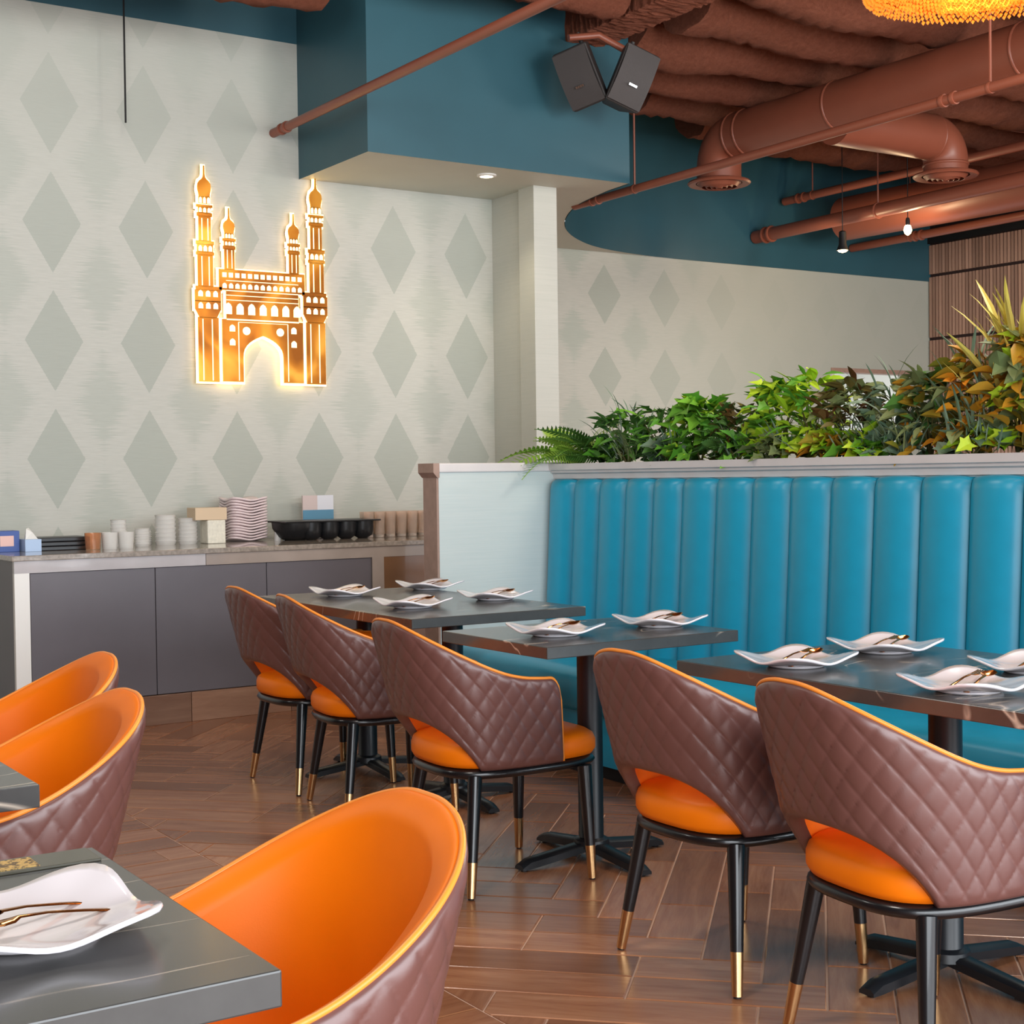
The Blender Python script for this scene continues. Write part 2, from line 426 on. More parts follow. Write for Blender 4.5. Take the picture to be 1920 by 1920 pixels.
# curved soffit: underside and teal fascia
curve = [(XS1, YS)] + [(a*k, b*k) for a, b in [(5.66, 7.47), (5.73, 7.80), (5.79, 8.0), (5.93, 8.29), (6.09, 8.55), (6.28, 8.80), (6.54, 9.06), (6.90, 9.32), (7.30, 9.46), (7.75, 9.53)]] + [(8.3*k, YF-.012)]
def sm(c, n_=3):
    for _ in range(n_):
        o = [c[0]]
        for a, b in zip(c[:-1], c[1:]): o += [(.75*a[0]+.25*b[0], .75*a[1]+.25*b[1]), (.25*a[0]+.75*b[0], .25*a[1]+.75*b[1])]
        c = o+[c[-1]]
    return c
curve = [curve[0]] + sm(curve[1:])
under = [(XS0, YW-.001), (XS0, YS)] + curve + [(XW, YF-.012), (XW, YF-.001), (XR+.05, YF-.001), (XR+.05, YW-.001)]
sof = struct(MB().prism(under, ZS, ZS+.04, 'z').obj('ceiling_soffit', MAT['soffit'])); sof['label'] = 'pale underside of the dropped teal box'
path = [(XS0, YW), (XS0, YS)] + curve + [(XW, YF-.012)]
rows = [[(a-.004 if n_ < 2 else (a+.003 if n_ > 2 else a), b-(.004 if 0 < n_ < 3 else (.003 if n_ > 2 else 0)), z) for n_, (a, b) in enumerate(path)] for z in (ZS-.004, ZC)]
inner = [[(a+.0, b+.05, z) for a, b in path] for z in (ZC, ZS)]
tr = struct(MB().grid(rows).obj('trim_2', MAT['teal'])); tr['label'] = 'teal fascia of the dropped box with its curved bay'
for p in tr.data.polygons: p.use_smooth = True
tr.data.set_sharp_from_angle(angle=math.radians(35))
# pillar
pl_ = struct(box('wall_pillar', MAT['paper_plain'], 5.152*k, 5.325*k, 7.553*k, 7.70*k+.02, 0, ZS)); pl_['label'] = 'pale papered pillar between the two papered walls'
box('wall_pillar_back', MAT['paper_plain'], 5.20*k, 5.325*k, 7.70*k+.02, YF, 0, ZS, pl_)
# slat wall at the right
sw = struct(box('wall_right', MAT['slat_back'], XW, XW+.15, -3.2, YF, 0, ZC)); sw['label'] = 'wall clad with vertical wooden slats'
zr = [K(z=z) for z in (1.325, 1.922, 2.518, 3.113, 3.412)]
yy = YF-.02; cnt = 0
smesh = {}
while yy > 7.9*k and cnt < 46:
    for r_ in range(4):
        if cnt < 2 and r_ == 3: pass
        h = zr[r_+1]-zr[r_]-.03
        if r_ not in smesh: smesh[r_] = MB().box(-.022, 0, -.0135, .0135, 0, h).mesh('slat', MAT['slat'])
        o = link(bpy.data.objects.new('slat', smesh[r_])); o.parent = sw; o.location = (XW, yy-.0135, zr[r_]+.015)
    yy -= .0405; cnt += 1
box('slat_top_band', MAT['black'], XW-.04, XW, -3.2, YF-.0, zr[4], zr[4]+.085, sw)
struct(box('wall_left', MAT['dark'], -3.5, -3.4, -3.2, YW, 0, ZC))
struct(box('ceiling', MAT['rust_dark'], -3.5, XW+.1, -3.2, YF+.1, ZC, ZC+.1))
# shop front behind the camera (never in view, frames the daylight)
for i, x in enumerate((-3.4, -1.0, 1.4, 3.8, 6.2, 8.6)):
    struct(box('trim_%d' % (i+10), MAT['black'], x, x+.08, -3.25, -3.15, 0, 3.6))
struct(box('wall_front', MAT['dark'], -3.4, XW, -3.25, -3.15, 3.6, ZC))

# ---------------------------------------------------------------- ceiling rolls, beam, ducts, pipes
ZR = K(z=3.85)
def roll_mb(x0, x1, r, seed, squash=.75, rag=.02):
    rr_ = random.Random(seed); rows = []
    n_ = max(6, int((x1-x0)/.06)); seg = 18
    ph = [rr_.uniform(0, 6) for _ in range(8)]
    for i in range(n_+1):
        x = x0+(x1-x0)*i/n_; row = []
        for a in range(seg):
            t = 2*PI*a/seg
            q = r*(1+.10*math.sin(x*2.1+ph[0])+.06*math.sin(x*5.3+ph[1]+t)+.05*math.sin(3*t+ph[2]+x*1.3))+rr_.uniform(-rag, rag)*.5
            row.append((x, math.cos(t)*q, math.sin(t)*q*squash + .02*math.sin(x*1.7+ph[3])))
        rows.append(row)
    mb = MB().grid(rows, True); n0 = len(rows[0])
    mb.f.append(tuple(range(n0))); mb.f.append(tuple(range(len(mb.v)-1, len(mb.v)-n0-1, -1)))
    return mb
joist_y = [5.25, 5.83, 6.4, 7.0, 7.6, 8.2, 8.75, 9.3]
lab = ['first sprayed ceiling joist roll beside the crystal chandelier', 'sprayed ceiling roll passing above the crystal chandelier edge',
       'sprayed ceiling roll above the fire pipe end of the beam', 'sprayed ceiling roll level with the tops of the two speakers',
       'sprayed ceiling roll just right of the tilted speaker', 'sprayed ceiling roll over the duct elbow', 'short lumpy ceiling roll behind the first duct elbow', 'farthest sprayed ceiling roll near the curved teal fascia']
for i, y in enumerate(joist_y):
    x0 = 5.66*k if y < 7.5 else 5.9
    if y > 8: x0 = 6.3
    if y > 8.6: x0 = 6.9
    if y > 9.2: x0 = 7.9
    o = roll_mb(x0, XW-.1, .225, i, .82, .03).obj('insulated_joist', MAT['spray'], None, 60)
    o.location = (0, y, ZR+.20); tag(o, lab[i], 'joist', 'sprayed joists under the ceiling')
for i, (x0, x1, y, l_) in enumerate([(1.9, 3.46*k, 7.3, 'rough brown sprayed joist end above the left wallpaper'), (3.9, 5.10*k, 6.95, 'rough brown sprayed joist above the teal box left of the speakers')]):
    o = roll_mb(x0, x1, .17, 40+i, .8, .03).obj('insulated_joist', MAT['spray'], None, 60)
    o.location = (0, y, (3.92 if i == 0 else 4.07)); tag(o, l_, 'joist')
# sprayed beam
def beam():
    rr_ = random.Random(5); rows = []
    y0, y1 = 2.0, 7.215*k
    x0, x1 = 5.16*k, 5.43*k; z0 = K(z=3.862)
    for i in range(320):
        y = y1-(y1-y0)*i/319; row = []
        prof = [(x0, ZC)]+[(x0, z0+.02+(ZC-z0)*(1-t/9)) for t in range(1, 9)]+[(x0+(x1-x0)*t/6, z0) for t in range(7)]+[(x1, z0+.08), (x1-.1, z0+.12), (x1-.1, ZC)]
        for (x, z) in prof: row.append((x+rr_.uniform(-.009, .009), y, z+rr_.uniform(-.009, .009)))
        rows.append(row)
    return MB().grid(rows)
tag(beam().obj('sprayed_beam', MAT['spray']), 'thick rough sprayed brown beam above the two speakers', 'beam')
def torus_band(mb, c, d, r, wd=.02, seg=28):
    c = Vector(c); d = Vector(d).normalized(); mb.tube([c-d*wd, c-d*wd*.4, c+d*wd*.4, c+d*wd], [r, r*1.045, r*1.045, r], seg)
DXX = 7.25*k; DZZ = K(z=3.70); DR = .165*k; Y1 = 8.03*k
t = thing('air_duct', 'large round brown spiral duct running past the chandelier to a ceiling diffuser', 'duct', (DXX, Y1, DZZ))
MB().tube([(0, 0, 0), (0, -6.5, 0)], DR, 32).obj('duct_run', MAT['duct'], t, 40)
mb = MB()
for yq in (-.02, -.14, -1.05, -2.6, -4.2):
    mb = MB(); torus_band(mb, (0, yq, 0), (0, 1, 0), DR, .012); mb.obj('duct_seam', MAT['duct'], t, 60)
def elbow(c, d0, rbend, r, down, parent):
    # bend from direction d0 (horizontal) to straight down
    pts = []; d0 = Vector(d0); c = Vector(c)
    for i in range(13):
        a = PI/2*i/12
        pts.append(c + d0*(math.sin(a)*rbend) + Vector((0, 0, -1))*((1-math.cos(a))*rbend))
    pts.append(pts[-1]+Vector((0, 0, -down)))
    MB().tube(pts, r, 32).obj('duct_elbow', MAT['duct'], parent, 40)
    return pts[-1]
def diffuser(e, r, parent):
    mb = MB().lathe([(r*.98, .03), (r*1.36, .012), (r*1.40, 0), (r*1.33, -.012), (r*1.02, 0)], e, 32, False, False)
    f_ = mb.obj('diffuser_flange', MAT['duct'], parent, 40)
    mb = MB()
    for q in (.92, .70, .48, .26):
        mb.lathe([(r*q, .0), (r*(q-.13), -.03), (r*(q-.15), -.028), (r*(q-.02), .004)], (e[0], e[1], e[2]-.012*(1-q)), 28, False, False)
    mb.obj('diffuser_louvre', MAT['duct'], parent, 40)
    MB().lathe([(r*.97, .02), (.001, .02)], e, 24, False, False).obj('diffuser_throat', MAT['black'], parent)
e = elbow((0, 0, 0), (0, 1, 0), .20, DR*.98, .12, t)
diffuser(e, DR, t)
BX = 8.50*k; BY = 7.20*k
t2 = thing('branch_duct', 'brown branch duct with elbow and round diffuser behind the main duct', 'duct', (BX, BY, DZZ-.05))
MB().tube([(-(BX-DXX)+DR*.8, 0, 0), (-.15, 0, 0)], DR*.97, 32).obj('duct_run', MAT['duct'], t2, 40)
e = elbow((-.17, 0, 0), (1, 0, 0), .17, DR*.95, .10, t2); diffuser(e, DR, t2)
for c_, d_ in (((-.17, 0, 0), (1, 0, 0)), ((0, 0, -.19), (0, 0, 1))):
    mb = MB(); torus_band(mb, c_, d_, DR*.95, .012); mb.obj('duct_seam', MAT['duct'], t2, 60)
o = MB().tube([(9.35*k, 9.0*k, K(z=3.43)), (9.4*k, 2, K(z=3.36))], .19, 28).obj('far_air_duct', MAT['duct'], None, 40); tag(o, 'closed round brown duct end low in the far right corner', 'duct')
def pipe(label, a, b, r, name='ceiling_pipe', clamps=(), hang=()):
    a = Vector(a); b = Vector(b); t = thing(name, label, 'pipe', a)
    MB().tube([(0, 0, 0), b-a], r, 14).obj('pipe_run', MAT['duct'], t, 40)
    d = (b-a)
    for c in clamps:
        for e_ in (0, .07):
            mb = MB(); torus_band(mb, d*c+d.normalized()*e_, d, r*1.25, .012, 16); mb.obj('pipe_clamp', MAT['duct'], t, 60)
    for h in hang:
        p = d*h; MB().tube([p+Vector((0, 0, r)), (p.x, p.y, ZC-a.z-.02)], .007, 6).obj('hanger_rod', MAT['duct'], t, 40)
        mb = MB(); torus_band(mb, p, d, r*1.12, .01, 14); mb.obj('hanger_ring', MAT['duct'], t, 60)
    return t
pipe('bare brown pipe crossing in front of the dark side of the teal box', (3.663*k, YW, K(z=3.316)), (3.663*k, 2.0, K(z=3.30)), .026*k, clamps=(.02,))
pipe('long brown pipe running out of the curved teal fascia under the main duct', (5.80*k, 8.02*k, K(z=3.068)), (5.80*k, 2.5, K(z=3.108)), .026*k, clamps=(.035, .55), hang=(.115, .60))
pipe('thick brown pipe running low towards the right above the far spotlights', (8.8*k, YF-.03, K(z=3.305)), (8.8*k, 3, K(z=3.36)), .055*k, clamps=(.02,), hang=(.21, .45))
pipe('thin brown pipe ending in a fitting under the far curved fascia', (9.1*k, YF-.08, K(z=3.63)), (9.1*k, 4, K(z=3.65)), .034*k, clamps=(.03,), hang=(.06,))
pipe('lowest brown pipe beside the black edge of the slatted wall', (9.97*k, YF-.03, K(z=3.297)), (9.97*k, 4, K(z=3.33)), .036*k, clamps=(.13,), hang=(.12,))
pipe('short slanted pink brown pipe at the right frame edge above the far ducts', (9.6*k, 7.5*k, K(z=3.93)), (10.6*k, 7.0*k, K(z=3.80)), .028*k)
o = MB().tube([(2.711*k, 7.9*k, K(z=3.227)), (2.714*k, 7.9*k, ZC)], .0055, 6).obj('hanging_cable', MAT['black']); tag(o, 'thin dark cable hanging in front of the left wallpaper', 'cable')
# speakers
def speaker(label, loc, rot, logo):
    t = thing('wall_speaker', label, 'speaker', loc); t.rotation_euler = rot; t.scale = (1.12, 1.12, 1.12)
    # front face -y, height .32, width .20 ; wedge cabinet
    poly = [(-.105, 0), (.105, 0), (.06, .17), (-.06, .17)]
    MB().prism(poly, -.16, .16, 'z').obj('cabinet', MAT['speaker'], t, bevel=.012)
    rows = []
    for i in range(13):
        z = -.15+.30*i/12; rows.append([(x, -.012-.018*math.cos(z/.16*PI/2)*1.0, z) for x in (-.098, -.05, 0, .05, .098)])
    mb = MB().grid(rows); mb.add([(-.098, -.0, -.15), (.098, 0, -.15), (.098, 0, .15), (-.098, 0, .15)], [(0, 1, 2, 3)])
    mb.obj('grille', MAT['speaker_mesh'], t, 60)
    # small silver name badge: four tiny letters
    g = MB()
    for i in range(4): g.box(-.024+i*.0125, -.024+i*.0125+.0105, -.044, -.031, -.050, -.038)
    g.obj('badge', MAT['steel'], t)
    MB().tube([(0, .17, .05), (0, .23, .12), (0, .23, .22)], .012, 10).obj('bracket', MAT['speaker'], t, 40)
speaker('black wedge loudspeaker at left, facing down beside its dark wall shadow', (5.02*k, 6.88*k, K(z=3.55)), (math.radians(22), math.radians(-14), math.radians(-62)), 0)
speaker('black loudspeaker tilted to the right, nearest the sprayed beam end', (5.27*k, 6.70*k, K(z=3.54)), (math.radians(12), math.radians(20), math.radians(-12)), 1)
o = MB().tube([(5.02*k, 6.98*k, K(z=3.80)), (5.2*k, 6.93*k, K(z=3.83)), (5.34*k, 6.85*k, K(z=3.74))], .022, 10).obj('speaker_bracket', MAT['duct'], None, 50); tag(o, 'brown curved bracket holding the two black loudspeakers', 'bracket')

# lamps
MAT['bulb_warm'] = emit('bulb_warm', (1.0, .62, .26), 22)
MAT['bulb_soft'] = emit('bulb_soft', (1.0, .80, .5), 14)
t = thing('recessed_downlight', 'small round recessed downlight glowing in the pale soffit', 'ceiling light', (4.735*k, 7.433*k, ZS))
MB().lathe([(.062, 0), (.062, -.008), (.042, -.012), (.040, 0)], seg=28, capb=False, capt=False).obj('trim_ring', MAT['white'], t, 50)
MB().lathe([(.038, -.004), (.03, -.010), (.001, -.013)], seg=24, capb=False, capt=False).obj('lamp_lens', MAT['bulb_soft'], t, 60)
plight('downlight_glow', (4.735*k, 7.433*k, ZS-.05), 14, (1, .85, .62), .03, 120)
for i, (px, l_) in enumerate([((8.80*k*.985, 8.5*k*.985, K(z=3.03)), 'small spotlight hanging under the thick pipe, lit amber, left of two'), ((9.0*k, 8.0*k, K(z=3.163)), 'small hanging bulb lit amber, closer to the slatted wall')]):
    t = thing('hanging_spotlight', l_, 'spotlight', px)
    MB().lathe([(.02, .16), (.03, .15), (.032, .05), (.05, .0)] if i == 0 else [(.012, .10), (.018, .08), (.018, .03)], seg=18, capb=False).obj('lamp_housing', MAT['black'], t, 40)
    MB().lathe([(.002, -.045), (.024, -.03), (.034, 0), (.026, .03), (.01, .05)] if i else [(.002, -.02), (.03, -.012), (.042, 0), (.03, .01)], seg=16).obj('bulb', MAT['bulb_warm'], t, 60)
    MB().tube([(0, 0, .1), (0, 0, ZC-px[2]-.05)], .004, 6).obj('suspension_wire', MAT['black'], t)
    plight('spot_glow', (px[0], px[1], px[2]-.08), 9, (1, .7, .4), .03)
# crystal chandelier
CX, CY, CZ = 3.32, 2.70, 2.60
t = thing('crystal_chandelier', 'round gold crystal drum chandelier glowing amber at the top right', 'chandelier', (CX, CY, CZ))
MAT['crystal'] = (lambda t_: (t_.base((1.0, .42, .06)), t_.set(rough=.08, trans=.4, ior=1.5, est=.22), setattr(t_.b.inputs['Emission Color'], 'default_value', (1.0, .30, .02, 1)), t_.m)[-1])(NT('amber_crystal'))
MB().lathe([(.300, .02), (.306, .02), (.306, .22), (.300, .22)], seg=48, capb=False, capt=False).obj('drum_frame', MAT['gold'], t, 40)
mb = MB(); rr_ = random.Random(3)
def gem(mb, c, s):
    x, y, z = c; mb.add([(x+s, y, z), (x, y+s, z), (x-s, y, z), (x, y-s, z), (x, y, z+s), (x, y, z-s)],
        [(0, 1, 4), (1, 2, 4), (2, 3, 4), (3, 0, 4), (1, 0, 5), (2, 1, 5), (3, 2, 5), (0, 3, 5)])
for ring in range(9):
    R_ = .302-ring*.0085
    for a in range(130):
        th = 2*PI*(a+ring*.5)/130; gem(mb, (R_*math.cos(th), R_*math.sin(th), -.004+ring*.006+rr_.uniform(-.004, .004)), .0072)
for row_ in range(12):
    for a in range(110):
        th = 2*PI*(a+row_*.5)/110; gem(mb, (.313*math.cos(th), .313*math.sin(th), .02+row_*.017), .0075)
mb.obj('crystal_beads', MAT['crystal'], t, kind='stuff')
for a in range(8):
    th = 2*PI*a/8+.3; x, y = .18*math.cos(th), .18*math.sin(th)
    MB().lathe([(.002, -.03), (.012, -.02), (.016, 0), (.01, .03), (.006, .05)], (x, y, .06), 12).obj('bulb', MAT['bulb_warm'], t, 60)
MB().lathe([(.30, .222), (.30, .232)], seg=40).obj('top_plate', MAT['gold'], t, 40)
MB().tube([(0, 0, .23), (0, 0, ZC-CZ-.02)], .008, 8).obj('suspension_rod', MAT['gold'], t, 40)
plight('chandelier_glow', (CX, CY, CZ+.10), 5, (1, .50, .14), .1)
plight('chandelier_glow_up', (CX+.4, CY+.9, CZ+.75), 14, (1, .50, .14), .15)
# ---------------------------------------------------------------- lit sign of the four-minaret gate
SX, SZ = 3.5565*k, K(z=1.822)
SW = .86*k/.86; SH = k
t = thing('gate_wall_sign', 'backlit gold wall sign of a four minaret arched gate', 'sign', (SX, YW, SZ))
MAT['led'] = emit('led_glow', (1.0, .66, .25), 6.0)
MAT['ledw'] = emit('led_window', (1.0, .80, .46), 2.2)
def goldmirror():
    t_ = NT('gold_acrylic'); v = t_.coord(); n_ = t_.noise(v, 2.2, 2, .4, 1.5)
    t_.base(t_.ramp(n_, [(.35, lin((128, 74, 30))), (.5, lin((170, 106, 38))), (.62, lin((206, 146, 60)))]))
    t_.set(metal=1.0, rough=.36); return t_.m
MAT['goldm'] = goldmirror()
def ux(u): return (u-657)/1015*.86*k*.985
def uz(v): return (1780-v)*.000762*k
def dome(cx, top, w_, zb, zt):     # onion dome outline
    P = [(.09, top), (.12, zt+(top-zt)*.25), (.18, zt)]+[(a, zt+(zb-zt)*f) for f, a in ((.10, .36), (.2, .72), (.34, .96), (.5, 1.02), (.66, .98), (.82, .86), (1, .80))]
    return [(cx+a*w_/1, b) for a, b in P] + [(cx-a*w_/1, b) for a, b in P[::-1]]
def tower(cx, w_, tip, d0, d1, lev, z0, top):   # list of rectangles & polys
    out = []
    return out
D0, D1, D2 = -.055, -.035, -.028   # front plane, backing plane (y)
front = []; back = []
def rect(x0, x1, z0, z1): return [(x0, z0), (x1, z0), (x1, z1), (x0, z1)]
def piece(name, polys, mat=MAT['goldm'], y0=D0, y1=D0+.008):
    mb = MB()
    for p in polys: mb.prism(p, y0, y1, 'y')
    return mb.obj(name, mat, t)
def grow(poly, g):
    cx = sum(p[0] for p in poly)/len(poly); cz = sum(p[1] for p in poly)/len(poly)
    return [(x+math.copysign(g, x-cx), z+math.copysign(g, z-cz)) for x, z in poly]
allp = []
def big(s):
    cx = ux(238) if s < 0 else -ux(238); L = lambda v: uz(v)
    def r(hw, v0, v1): return rect(cx-hw, cx+hw, L(v0), L(v1))
    m = []
    m.append(dome(cx, L(140), .040*k, L(375), L(225)))
    m += [r(.034*k, 425, 372), r(.049*k, 452, 432), r(.038*k, 495, 450), r(.046*k, 520, 492), r(.037*k, 704, 518), r(.054*k, 730, 702), r(.048*k, 786, 728), r(.054*k, 808, 784), r(.046*k, 1042, 806)]
    o = piece('minaret', m); allp.extend(m)
    cg = cx+(.012*k if s < 0 else -.012*k)
    m = [rect(cg-.072*k, cg+.085*k, L(1070), L(1040)) if s < 0 else rect(cg-.085*k, cg+.072*k, L(1070), L(1040)), rect(cg-.078*k, cg+.078*k, L(1155), L(1068)), rect(cg-.078*k, cg+.078*k, L(1215), L(1150)),
         [(cg-.076*k, L(1214)), (cg-.052*k, L(1275)), (cg+.052*k, L(1275)), (cg+.076*k, L(1214))], rect(cg-.062*k, cg+.062*k, L(1755), L(1272))]
    piece('tower_base', m); allp.extend(m)
    return cx, cg
def small(s):
    cx = ux(414) if s < 0 else -ux(414); L = uz
    def r(hw, v0, v1): return rect(cx-hw, cx+hw, L(v0), L(v1))
    m = [dome(cx, L(440), .034*k, L(635), L(520)), r(.028*k, 672, 632), r(.040*k, 690, 670), r(.032*k, 728, 688), r(.038*k, 752, 726), r(.031*k, 905, 750)]
    piece('small_minaret', m); allp.extend(m); return cx
BL = big(-1); BR = big(1); SL = small(-1); SR = small(1)
xa = ux(335); m = [rect(xa, -xa, uz(985), uz(903)), rect(xa, -xa, uz(1060), uz(985))]; piece('parapet', m); allp.extend(m)
xb = ux(385); m = [rect(xb, -xb, uz(1278), uz(1060))]; piece('arcade_storey', m); allp.extend(m)
# lower block with arch hole, built as two piers and a spandrel
xc, xo = ux(352), ux(505)
arch = []
for i in range(9):
    a = i/8; 
    fx_, fz_ = [(1, 0), (.985, .2), (.93, .38), (.82, .54), (.67, .68), (.50, .79), (.32, .88), (.15, .95), (0, 1)][i]
    arch.append((xo*fx_, uz(1565)+(uz(1395)-uz(1565))*fz_))
archL = [(xo, uz(1755))]+arch
leftp = [(xc, uz(1755))]+archL+[(0, uz(1278)), (xc, uz(1278))]
rightp = [(-x, z) for x, z in leftp]
piece('gate_block', [leftp, rightp]); 
# backlight: grown silhouette
mb = MB()
for p in allp: mb.prism(grow(p, .010), D1, D1+.006, 'y')
lb = [(xc-.01, uz(1768))]+[(x+.014 if i else x+.014, z) for i, (x, z) in enumerate(archL)]
for q in (1, -1):
    pol = [(x*q, z) for x, z in [(xc-.01, uz(1768)), (xo+.014, uz(1768))]+[(min(0, x+.014*(1-i/9)), z-.014) for i, (x, z) in enumerate(arch)]+[(0, uz(1270)), (xc-.01, uz(1270))]]
    mb.prism(pol, D1, D1+.006, 'y')
mb.obj('led_backlight', MAT['led'], t)
mb = MB()
for p in allp: mb.prism(grow(p, .003), -.03, -.006, 'y')
mb.obj('acrylic_body', MAT['gold'], t)
# lit openings
def win(cx, z0, wd, h, arched=True):
    if arched: P = [(cx-wd/2, z0), (cx+wd/2, z0), (cx+wd/2, z0+h*.65), (cx+wd*.3, z0+h*.88), (cx, z0+h), (cx-wd*.3, z0+h*.88), (cx-wd/2, z0+h*.65)]
    else: P = rect(cx-wd/2, cx+wd/2, z0, z0+h)
    MB().prism(P, D0-.002, D0+.001, 'y').obj('lit_window', MAT['ledw'], t)
for i in range(13):
    x = ux(378)+(ux(960)-ux(378))*i/12
    x = xa*.88*(1-2*i/12)*1.0
    win(x, uz(963), .026*k, .027*k, False); win(x, uz(1045), .026*k, .030*k)
for i in range(7): win((-.30+.1*i)*.72*k, uz(1240), .044*k, .066*k)
for cx, cg in (BL, BR):
    for dx_ in (-.024, 0, .024):
        win(cx+dx_*k, uz(422), .017*k, .036*k); win(cx+dx_*k*1.1, uz(490), .018*k, .028*k); win(cx+dx_*k*1.25, uz(780), .022*k, .034*k)
    for dx_ in (-.045, 0, .045):
        win(cg+dx_*k, uz(1118), .028*k, .036*k); win(cg+dx_*k, uz(1208), .028*k, .036*k)
    for dx_ in (-.018, .018):
        win(cx+dx_*k, uz(698), .006*k, .125*k, False); win(cx+dx_*k*1.2, uz(1035), .006*k, .165*k, False)
    for dx_ in (-.034, .022): win(cg+dx_*k, uz(1745), .006*k, .35*k, False)
for cx in (SL, SR):
    for dx_ in (-.018, 0, .018): win(cx+dx_*k, uz(668), .013*k, .026*k); win(cx+dx_*k*1.1, uz(722), .014*k, .022*k)
    for dx_ in (-.014, .014): win(cx+dx_*k, uz(895), .005*k, .105*k, False)
for q in (1, -1):
    for v_ in (1370, 1475): win(q*ux(425), uz(v_), .034*k, .040*k)
    P = [(q*ux(530)+.024*k*math.cos(a*PI/8), uz(1362)+.024*k*math.sin(a*PI/8)) for a in range(16)]
    MB().prism(P, D0-.002, D0+.001, 'y').obj('lit_roundel', MAT['ledw'], t)
    MB().prism(rect(min(q*ux(468), q*ux(474)), max(q*ux(468), q*ux(474)), uz(1740), uz(1300)), D0-.002, D0+.001, 'y').obj('lit_line', MAT['ledw'], t)
for v_, h_ in ((990, .004), (1066, .005), (1100, .004), (1136, .004), (1285, .008)):
    MB().prism(rect(xb, -xb, uz(v_), uz(v_)+h_*k), D0-.002, D0+.001, 'y').obj('lit_line', MAT['ledw'], t)
MB().prism(rect(ux(470), -ux(470), uz(1300), uz(1296)), D0-.002, D0+.001, 'y').obj('lit_line', MAT['ledw'], t)
for q in (-1, 1):
    MB().prism(rect(min(q*ux(505), q*ux(352)) , max(q*ux(505), q*ux(352)), uz(1755), uz(1750)), D0-.002, D0+.001, 'y').obj('lit_line', MAT['ledw'], t)
for a, b in ((.02, -.01),): pass
plight('sign_glow', (SX, YW-.12, SZ+.25), 1.2, (1, .75, .4), .2)

# ---------------------------------------------------------------- service counter
YC = 7.475; XC0, XC1 = 1.955, 4.95
t = thing('service_counter', 'long grey service counter with marble top under the wall sign', 'counter', (XC0, YC, 0))
CW = XC1-XC0; CD = YW-YC
o = box('countertop', MAT['granite'], -.015, CW, -.012, CD-.005, .888, .915, t, .003)
box('fascia_band', simple('counter_band_pale', (184, 180, 182), .14, .1, 4, coat=.5), 0, 1.0, 0, .03, .826, .888, t); box('fascia_band', MAT['counter_band'], 1.003, CW, 0, .03, .826, .888, t)
box('end_post', MAT['white'], 0, .074, 0, .03, .0, .826, t)
box('end_post', MAT['counter_band'], 2.0, 2.075, 0, .03, 0, .826, t)
box('side_panel', MAT['cab'], .0, .02, .03, CD-.01, 0, .888, t)
box('end_panel', MAT['cab_glossy'], 2.077, CW, .004, .03, 0, .826, t)
for a, b in ((.079, .722), (.726, 1.351), (1.355, 1.998)): box('cabinet_door', MAT['cab'], a, b, .008, .03, .158, .824, t, .002)
for a, b in ((.0, .33), (.333, .905), (.908, 1.48), (1.483, 2.05)): box('kick_board', MAT['kick'], a, b, -.004, .03, .0, .155, t, .002)
box('carcass', MAT['black'], .02, CW, .03, CD-.01, .0, .886, t)
ZT = .915
def K2(px): return px
def cup(mb, c, r0, r1, h, seg=20, th=.0025):
    return mb.lathe([(r0, 0), (r1, h), (r1-th, h), (r0-th, .004)], c, seg, True, True)
# cartons
t = thing('tissue_carton', 'blue and white carton at the far left end of the counter', 'box', (1.975, 7.93, ZT))
box('carton_body', simple('blue_print', (64, 92, 160), .5), 0, .13, 0, .12, 0, .11, t, .002); box('carton_panel', simple('peach_print', (232, 190, 180), .5), .03, .10, -.002, 0, .03, .085, t)
t = thing('tissue_box', 'small pale blue tissue box with a white tissue sticking out', 'box', (2.115, 7.86, ZT))
box('box_body', simple('pale_blue', (176, 200, 232), .5), 0, .085, 0, .12, 0, .065, t, .002)
MB().add([(.01, .03, .065), (.075, .03, .065), (.07, .09, .065), (.02, .09, .065), (.02, .05, .12), (.055, .06, .10), (.04, .08, .125)], [(0, 1, 5, 4), (1, 2, 6, 5), (2, 3, 6), (3, 0, 4, 6), (4, 5, 6)]).obj('tissue', MAT['white'], t)
for i in range(3):
    o = box('serving_tray', MAT['blackp'], 0, .27, 0, .22, 0, .022, None, .004); o.location = (2.20, 7.90, ZT+i*.0235)
    tag(o, ['black serving tray, bottom of the stack left of the tumblers', 'black serving tray, middle of the stack left of the tumblers', 'black serving tray, top of the stack left of the tumblers'][i], 'tray')
for i in range(3):
    t = thing('glass_tumbler', ['short amber tinted tumbler beside the black trays', 'short clear tumbler between two tumblers on the counter', 'short clear tumbler beside the white plastic cups'][i], 'glass', (2.46+i*.09, 7.82, ZT))
    cup(MB(), (0, 0, 0), .038, .044, .090).obj('tumbler_glass', simple('amber_glass', (240, 190, 150), .05, trans=.8, ior=1.3) if i == 0 else MAT['plastic'], t, 40)
cups = [(2.70, 8.12, .045, .15, 'white plastic cup stack leaning tall beside the tumblers'), (2.80, 8.02, .042, .10, 'low white plastic cup stack second from the tumblers'), (2.87, 8.18, .04, .085, 'short white cup behind the low cup stack'),
        (2.965, 8.10, .06, .17, 'widest tall stack of white plastic cups on the counter'), (3.09, 8.08, .055, .15, 'white plastic cup stack touching the napkin dispenser')]
for x, y, r, h, l_ in cups:
    mb = MB(); prof = [(r*.85, 0)]
    n_ = 7
    for q in range(n_): prof += [(r*.9, h*(q+.2)/n_), (r, h*(q+.9)/n_), (r*.93, h*(q+1)/n_)]
    mb.lathe(prof, seg=20); o = mb.obj('cup_stack', MAT['plastic'], None, 50); o.location = (x, y, ZT); tag(o, l_, 'cups')
